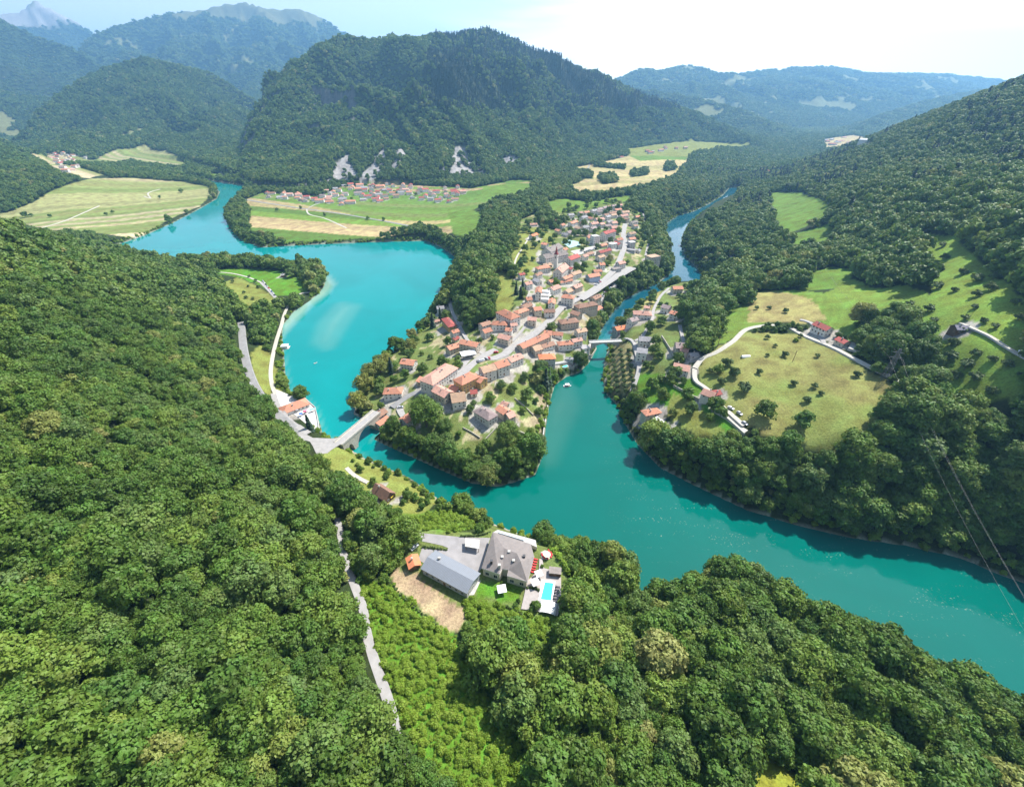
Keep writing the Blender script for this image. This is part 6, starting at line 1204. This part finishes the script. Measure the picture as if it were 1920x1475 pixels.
# village trees of the far settlement and single field trees
SRC_MID = [tree('lakeside_tree', m_, T_FOR, *hit(*p_)[:2], 1.0, lb, 'tree') for m_, p_, lb in zip(CR_MID, [(1298,560),(738,438),(1010,722)], ['leafy tree at the channel bend beside the hamlet','tall tree in the field corner near the far gravel lot','leafy tree by the east shore beside the black spruces'])]
SRC_LO = [tree('field_tree', m_, T_FOR, *hit(*p_)[:2], 1.0, lb, 'tree') for m_, p_, lb in zip(CR_LO, [(48,408),(341,362)], ['lone dark tree at the left end of the striped fields','lone tree in the striped fields near the river bend'])]
SRC_SPRLO = tree('spruce_tree', CR_SPR_LO, T_FOR, *hit(976, 560)[:2], .8, 'small dark spruce under the hill meadow, right one', 'tree')
for i, (u, v) in enumerate(sorted([(200,404),(212,400),(95,408),(60,406),(300,372),(520,396),(610,405),(690,412),(720,414),(565,392),(648,352),(660,375),(705,352),(740,362),(780,366),(820,362),(612,362),(590,372)])): tree('field_tree', CR_LO[i % 2], T_FOR, *hit(u, v)[:2], .6, 'small dark tree of the far fields, %s from the left' % ordinal(i), 'tree', 'field trees')
SRC_BUSH = tree('bush', CR_BUSH, None, *hit(1492, 640)[:2], .8, 'lone round bush beside the hay meadow track', 'bush')
# garden tree and shrubs of the guesthouse
for x, y, s, lb in [(1490,1010,.42,'round light green tree on the grey deck by the pool cover'),(1260,985,.22,'round bush at the low corner of the lawn'),(1290,925,.16,'little shrub on the lawn edge'),(1095,715,.14,'yellow green shrub beside the white parasol'),(1580,510,.15,'small shrub in the sitting garden')]:
    p = MZ(x, y, G0+1.5); tree('garden_tree' if s > .3 else 'bush', CR_MIDN[0], None, p[0], p[1], s, lb, 'tree' if s > .3 else 'bush', z=G0+.1)
BLOCK += [(*MZ(x, y, G0)[:2], 7) for x, y in [(300,200),(500,300),(700,350),(900,300),(1000,800),(1200,850),(1300,850),(1450,900),(1650,900),(1700,1000),(1650,700),(1640,500),(150,400),(100,500),(900,780)]]
# ------------------------------------------------------------------ the woods
def blocked(x, y):
    b = np.zeros(x.shape, bool)
    for bx_, by_, br_ in BLOCK: b |= (x-bx_)**2+(y-by_)**2 < br_*br_
    return b
def scatter(y0, y1, sp, xlim=None):
    xs, ys = [], []
    X0, X1 = (-1.3*(y1+600), 1.3*(y1+600)) if xlim is None else xlim
    gx_ = np.arange(X0, X1, sp); gy_ = np.arange(y0, y1, sp); A_, B_ = np.meshgrid(gx_, gy_, indexing='ij'); B_ = B_.astype(float); B_[::2] += sp/2
    A_ = A_.ravel()+rng.uniform(-.42, .42, A_.size)*sp; B_ = B_.ravel()+rng.uniform(-.42, .42, B_.size)*sp
    z = H(A_, B_); u, v, f = project(A_, B_, z+6)
    keep = (u > -430) & (u < 2350) & (v > -100) & (v < 1800) & (f > 20) & (B_ < y1)
    A_, B_, z = A_[keep], B_[keep], z[keep]
    return A_, B_, z
def nearest(G_, x, y):
    i, j = _gi(x, y); return G_[np.round(i).astype(int), np.round(j).astype(int)]
CLEAR = [P for _, P in OPEN]+[[(500,715),(560,735),(600,770),(640,812),(680,780),(720,765),(742,790),(690,838),(650,868),(600,862),(560,835),(520,795),(495,750)],[(448,600),(468,600),(480,680),(496,735),(478,725),(458,690)],
 [(522,570),(545,570),(532,640),(520,720),(500,720),(505,660)],[(626,990),(648,985),(648,1030),(634,1030)],[(674,1135),(704,1135),(722,1262),(686,1262),(672,1190)],[(730,1335),(748,1335),(770,1475),(745,1475)],
 [(640,835),(700,815),(760,845),(850,885),(900,915),(850,950),(790,915),(700,870)],[(1190,1045),(1206,1045),(1206,1110),(1190,1105)],[(1215,1030),(1290,1005),(1345,995),(1420,1030),(1500,1080),(1600,1140),(1700,1185),(1780,1225),(1850,1260),(1920,1300),(1920,1150),(1700,1050),(1500,1000),(1200,900)],
 [(1210,760),(1240,760),(1290,800),(1280,815),(1240,810)],[(1255,690),(1300,690),(1300,712),(1262,712)],[(1300,730),(1360,730),(1400,800),(1330,760)],[(1246,442),(1249,415),(1275,398),(1330,376),(1358,356),(1388,352),(1376,374),(1322,404),(1292,427),(1284,456)],[(1250,440),(1262,435),(1300,500),(1325,525),(1280,535),(1262,500)],[(1107,555),(1129,541),(1155,530),(1162,533),(1140,552),(1128,568),(1110,572)]]
def occludes(x, y, z, hgt_):
    bad = np.zeros(x.shape, bool)
    for q in (.45, .78):
        u_, v_, _ = project(x, y, z+hgt_*q)
        for P in CLEAR: bad |= inpoly(u_, v_, P)
    keep = np.zeros(x.shape, bool)
    for P in WOODW: keep |= inpoly(x, y, P)
    return bad & ~keep
# what lies wholly behind a ridge is left out (seen from the photograph's place and from 250 m either side)
def visible(x, y, z):
    ok = np.zeros(x.shape, bool)
    for cx, cy, cz in ((0, 0, CAM_H), (-120, 0, CAM_H), (120, 0, CAM_H), (0, 0, CAM_H+60)):
        vis = np.ones(x.shape, bool)
        for q in np.linspace(.06, .97, 44)**.8:
            px, py, pz = cx+(x-cx)*q, cy+(y-cy)*q, cz+(z+22-cz)*q
            vis &= H(px, py) < pz+1
        ok |= vis
    return ok
near_x, near_y, near_z = scatter(-60, 620, 5.7, (-900, 900))
m_ = ~occludes(near_x, near_y, near_z, 12) & (nearest(FOR, near_x, near_y) > .5) & (nearest(GD, near_x, near_y) > 2.0) & (roaddist(near_x, near_y) > 1.6) & ~blocked(near_x, near_y)
near_x, near_y, near_z = near_x[m_], near_y[m_], near_z[m_]; m_ = visible(near_x, near_y, near_z); near_x, near_y, near_z = near_x[m_], near_y[m_], near_z[m_]
mid_x, mid_y, mid_z = scatter(620, 1500, 8.2)
m_ = ~occludes(mid_x, mid_y, mid_z, 10) & (nearest(FOR, mid_x, mid_y) > .5) & (nearest(GD, mid_x, mid_y) > 3) & (roaddist(mid_x, mid_y) > 2) & ~blocked(mid_x, mid_y) & visible(mid_x, mid_y, mid_z); mid_x, mid_y, mid_z = mid_x[m_], mid_y[m_], mid_z[m_]
far_x, far_y, far_z = scatter(1500, 3300, 10.5)
m_ = (nearest(FOR, far_x, far_y) > .5) & visible(far_x, far_y, far_z); far_x, far_y, far_z = far_x[m_], far_y[m_], far_z[m_]
vf_x, vf_y, vf_z = scatter(3300, 5200, 17)
m_ = (nearest(FOR, vf_x, vf_y) > .5) & visible(vf_x, vf_y, vf_z); vf_x, vf_y, vf_z = vf_x[m_], vf_y[m_], vf_z[m_]
xf_x, xf_y, xf_z = scatter(5200, 8200, 34)
m_ = (nearest(FOR, xf_x, xf_y) > .5) & visible(xf_x, xf_y, xf_z); xf_x, xf_y, xf_z = xf_x[m_], xf_y[m_], xf_z[m_]
print('forest', len(near_x), len(mid_x), len(far_x), len(vf_x), len(xf_x))
# the 300 nearest in frame stand as trees of their own
u, v, f = project(near_x, near_y, near_z+6)
infr = (u > -20) & (u < 1940) & (v > 0) & (v < 1495); score = np.where(infr, f, 1e9); order = np.argsort(score)[:300]; isbig = np.zeros(near_x.shape, bool); isbig[order] = True
scl = np.where((near_x > 90) & (near_y > 130) & (near_y < 420), 1.2, 1)*(.55+.85*rng.random(near_x.shape)**1.8)*(.8+.4*fbm(near_x/45, near_y/45, 2)); kindi = (rng.random(near_x.shape)*5).astype(int)
src = {}
for i in order:
    if u[i] < 740: lab, grp = 'leafy broadleaf tree in the dense wood on the left foreground slope', 'trees of the left foreground wood'
    elif u[i] < 1150: lab, grp = 'leafy broadleaf tree below the grey roofed guesthouse, beside the bright undergrowth', 'trees below the guesthouse'
    else: lab, grp = 'leafy broadleaf tree of the wooded point between camera and green river, lower right', 'trees of the wooded point'
    c = tree('broadleaf_tree', CR_HI[kindi[i]], T_FOR, near_x[i], near_y[i], scl[i], lab, 'tree', grp, sx=rng.uniform(.85, 1.2)); src.setdefault(kindi[i], c)
SRC = [src[k] for k in range(5)]+SRC_MID+SRC_LO+[SRC_SPR, SRC_SPRLO, SRC_BUSH]
# 0-4 high, 5-7 middle, 8-9 far, 10 spruce, 11 far spruce, 12 bush
ng = bpy.data.node_groups.new('wood', 'GeometryNodeTree'); ng.interface.new_socket('Geometry', in_out='INPUT', socket_type='NodeSocketGeometry'); ng.interface.new_socket('Geometry', in_out='OUTPUT', socket_type='NodeSocketGeometry')
gi = ng.nodes.new('NodeGroupInput'); go = ng.nodes.new('NodeGroupOutput'); ip = ng.nodes.new('GeometryNodeInstanceOnPoints'); ng.links.new(gi.outputs[0], ip.inputs['Points'])
gt = ng.nodes.new('GeometryNodeGeometryToInstance')
for s_ in reversed(SRC):
    oi_ = ng.nodes.new('GeometryNodeObjectInfo'); oi_.inputs[0].default_value = s_; oi_.transform_space = 'ORIGINAL'; ng.links.new(oi_.outputs['Geometry'], gt.inputs[0])
ng.links.new(gt.outputs[0], ip.inputs['Instance']); ip.inputs['Pick Instance'].default_value = True
def nattr(nm, ty):
    a = ng.nodes.new('GeometryNodeInputNamedAttribute'); a.data_type = ty; a.inputs['Name'].default_value = nm; return a.outputs['Attribute']
ng.links.new(nattr('pick', 'INT'), ip.inputs['Instance Index']); ng.links.new(nattr('turn', 'FLOAT_VECTOR'), ip.inputs['Rotation']); ng.links.new(nattr('size', 'FLOAT_VECTOR'), ip.inputs['Scale'])
ng.links.new(ip.outputs[0], go.inputs[0])
def wood(name, label, x, y, z, s, pick, sz=None):
    k = len(x); me = bpy.data.meshes.new(name); me.vertices.add(k); me.vertices.foreach_set('co', np.stack([x, y, z-.3], -1).astype(np.float32).ravel())
    a = me.attributes.new('pick', 'INT', 'POINT'); a.data.foreach_set('value', pick.astype(np.int32))
    a = me.attributes.new('turn', 'FLOAT_VECTOR', 'POINT'); a.data.foreach_set('vector', np.stack([np.zeros(k), np.zeros(k), rng.uniform(0, 6.28, k)], -1).astype(np.float32).ravel())
    a = me.attributes.new('size', 'FLOAT_VECTOR', 'POINT'); a.data.foreach_set('vector', np.stack([s, s, s*(sz if sz is not None else rng.uniform(.85, 1.2, k))], -1).astype(np.float32).ravel())
    o = bpy.data.objects.new(name, me); COL.objects.link(o); md = o.modifiers.new('wood', 'NODES'); md.node_group = ng; tag(o, label, kind='stuff'); return o
rest = ~isbig; rx, ry, rz_, rs, rk_ = near_x[rest], near_y[rest], near_z[rest], scl[rest], kindi[rest]
dist = np.hypot(rx, ry); pk = np.where(dist > 430, 5+rk_ % 3, rk_)
ax_ = np.concatenate([rx, mid_x, far_x, vf_x, xf_x]); ay_ = np.concatenate([ry, mid_y, far_y, vf_y, xf_y]); az_ = np.concatenate([rz_, mid_z, far_z, vf_z, xf_z])
def rs_(n_, a, b): return rng.uniform(a, b, n_)
as_ = np.concatenate([rs, rs_(len(mid_x), .65, 1.15), rs_(len(far_x), .8, 1.3), rs_(len(vf_x), 1.2, 1.9), rs_(len(xf_x), 2.2, 3.6)])
pm = 5+(rng.random(len(mid_x))*3).astype(int); pf = 8+(rng.random(len(far_x))*2).astype(int); pv_ = 8+(rng.random(len(vf_x))*2).astype(int); px_ = 8+(rng.random(len(xf_x))*2).astype(int)
ap_ = np.concatenate([pk, pm, pf, pv_, px_])
# spruces high on the central mountain and here and there on the right hill
wh = nearest(GW, ax_, ay_); sn = fbm(ax_/190, ay_/190, 3)
spr = ((wh == 0) & (az_ > 190) & (ax_ > -350) & (sn+.35*(rng.random(len(ax_))-.5) > .40)) | ((ax_ > 450) & (ay_ < 1800) & (sn+.6*(rng.random(len(ax_))-.5) > .80))
ap_ = np.where(spr & (ay_ > 600), 11, ap_)
szm = np.where(ay_ > 3300, .75, rng.uniform(.85, 1.2, len(ax_)))
uu, vv, ff_ = project(ax_, ay_, az_)
lft = (ay_ < 900) & (ax_ < -60); rgt = (ax_ > 150) & (ay_ > 150) & (ay_ < 2000) & (ax_ > .45*ay_-60); mnt = (wh == 0); 
grp_ = np.where(lft, 0, np.where((ay_ < 330) & ~lft & (vv > 930), 1, np.where(rgt, 2, np.where(mnt, 3, np.where(ay_ > 1500, 4, 5)))))
names = [('hillside_forest', 'dense broadleaf forest covering the left foreground hillside'), ('promontory_forest', 'broadleaf forest on the near point above the green river'),
 ('right_bank_forest', 'dark broadleaf forest on the right bank and right hillside'), ('mountain_forest', 'mixed forest of broadleaf trees and dark spruces on the central mountain'),
 ('distant_forest', 'bluish forest on the distant slopes'), ('valley_woods', 'woods and tree belts of the valley floor and lake shores')]
for k, (nm, lb) in enumerate(names):
    q = grp_ == k
    if q.any(): wood(nm, lb, ax_[q], ay_[q], az_[q], as_[q], ap_[q], szm[q])
qx, qy, qz = scatter(-40, 330, 4.3, (-420, 420)); q = (nearest(FOR, qx, qy) > .5) & (nearest(GD, qx, qy) > 2) & (roaddist(qx, qy) > 1) & ~blocked(qx, qy) & ~occludes(qx, qy, qz, 4)
wood('forest_understory', 'shrubs and saplings in the gaps between the nearer forest trees', qx[q], qy[q], qz[q], rs_(q.sum(), .25, .5), 5+(rng.random(q.sum())*3).astype(int))
# bright undergrowth below the guesthouse and scrub on banks
bx_, by_, bz_ = scatter(20, 160, 1.3, (-90, 60)); bx_ = bx_+rng.uniform(-1.5, 1.5, len(bx_)); by_ = by_+rng.uniform(-1.5, 1.5, len(by_)); bz_ = H(bx_, by_); oi2 = nearest(OI.astype(float), bx_, by_); q = (np.isin(oi2, UNDER)) & (nearest(FOR, bx_, by_) < .5) & (roaddist(bx_, by_) > .5) & ~blocked(bx_, by_)
wood('undergrowth', 'bright green bushes and creepers on the slope below the guesthouse', bx_[q], by_[q], bz_[q], .22+.5*rng.random(q.sum())**3, np.full(q.sum(), 12))
sx_, sy_, sz_ = scatter(90, 1250, 4.2, (-700, 800)); dd_ = nearest(GD, sx_, sy_); q = (dd_ > .3) & (dd_ < 6) & (nearest(GI.astype(float), sx_, sy_) < .5) & (roaddist(sx_, sy_) > 1.5) & ~blocked(sx_, sy_) & (rng.random(len(sx_)) < .75)
wood('bank_scrub', 'low scrub along the water edges', sx_[q], sy_[q], sz_[q], rs_(q.sum(), .5, 1.1), np.full(q.sum(), 12))
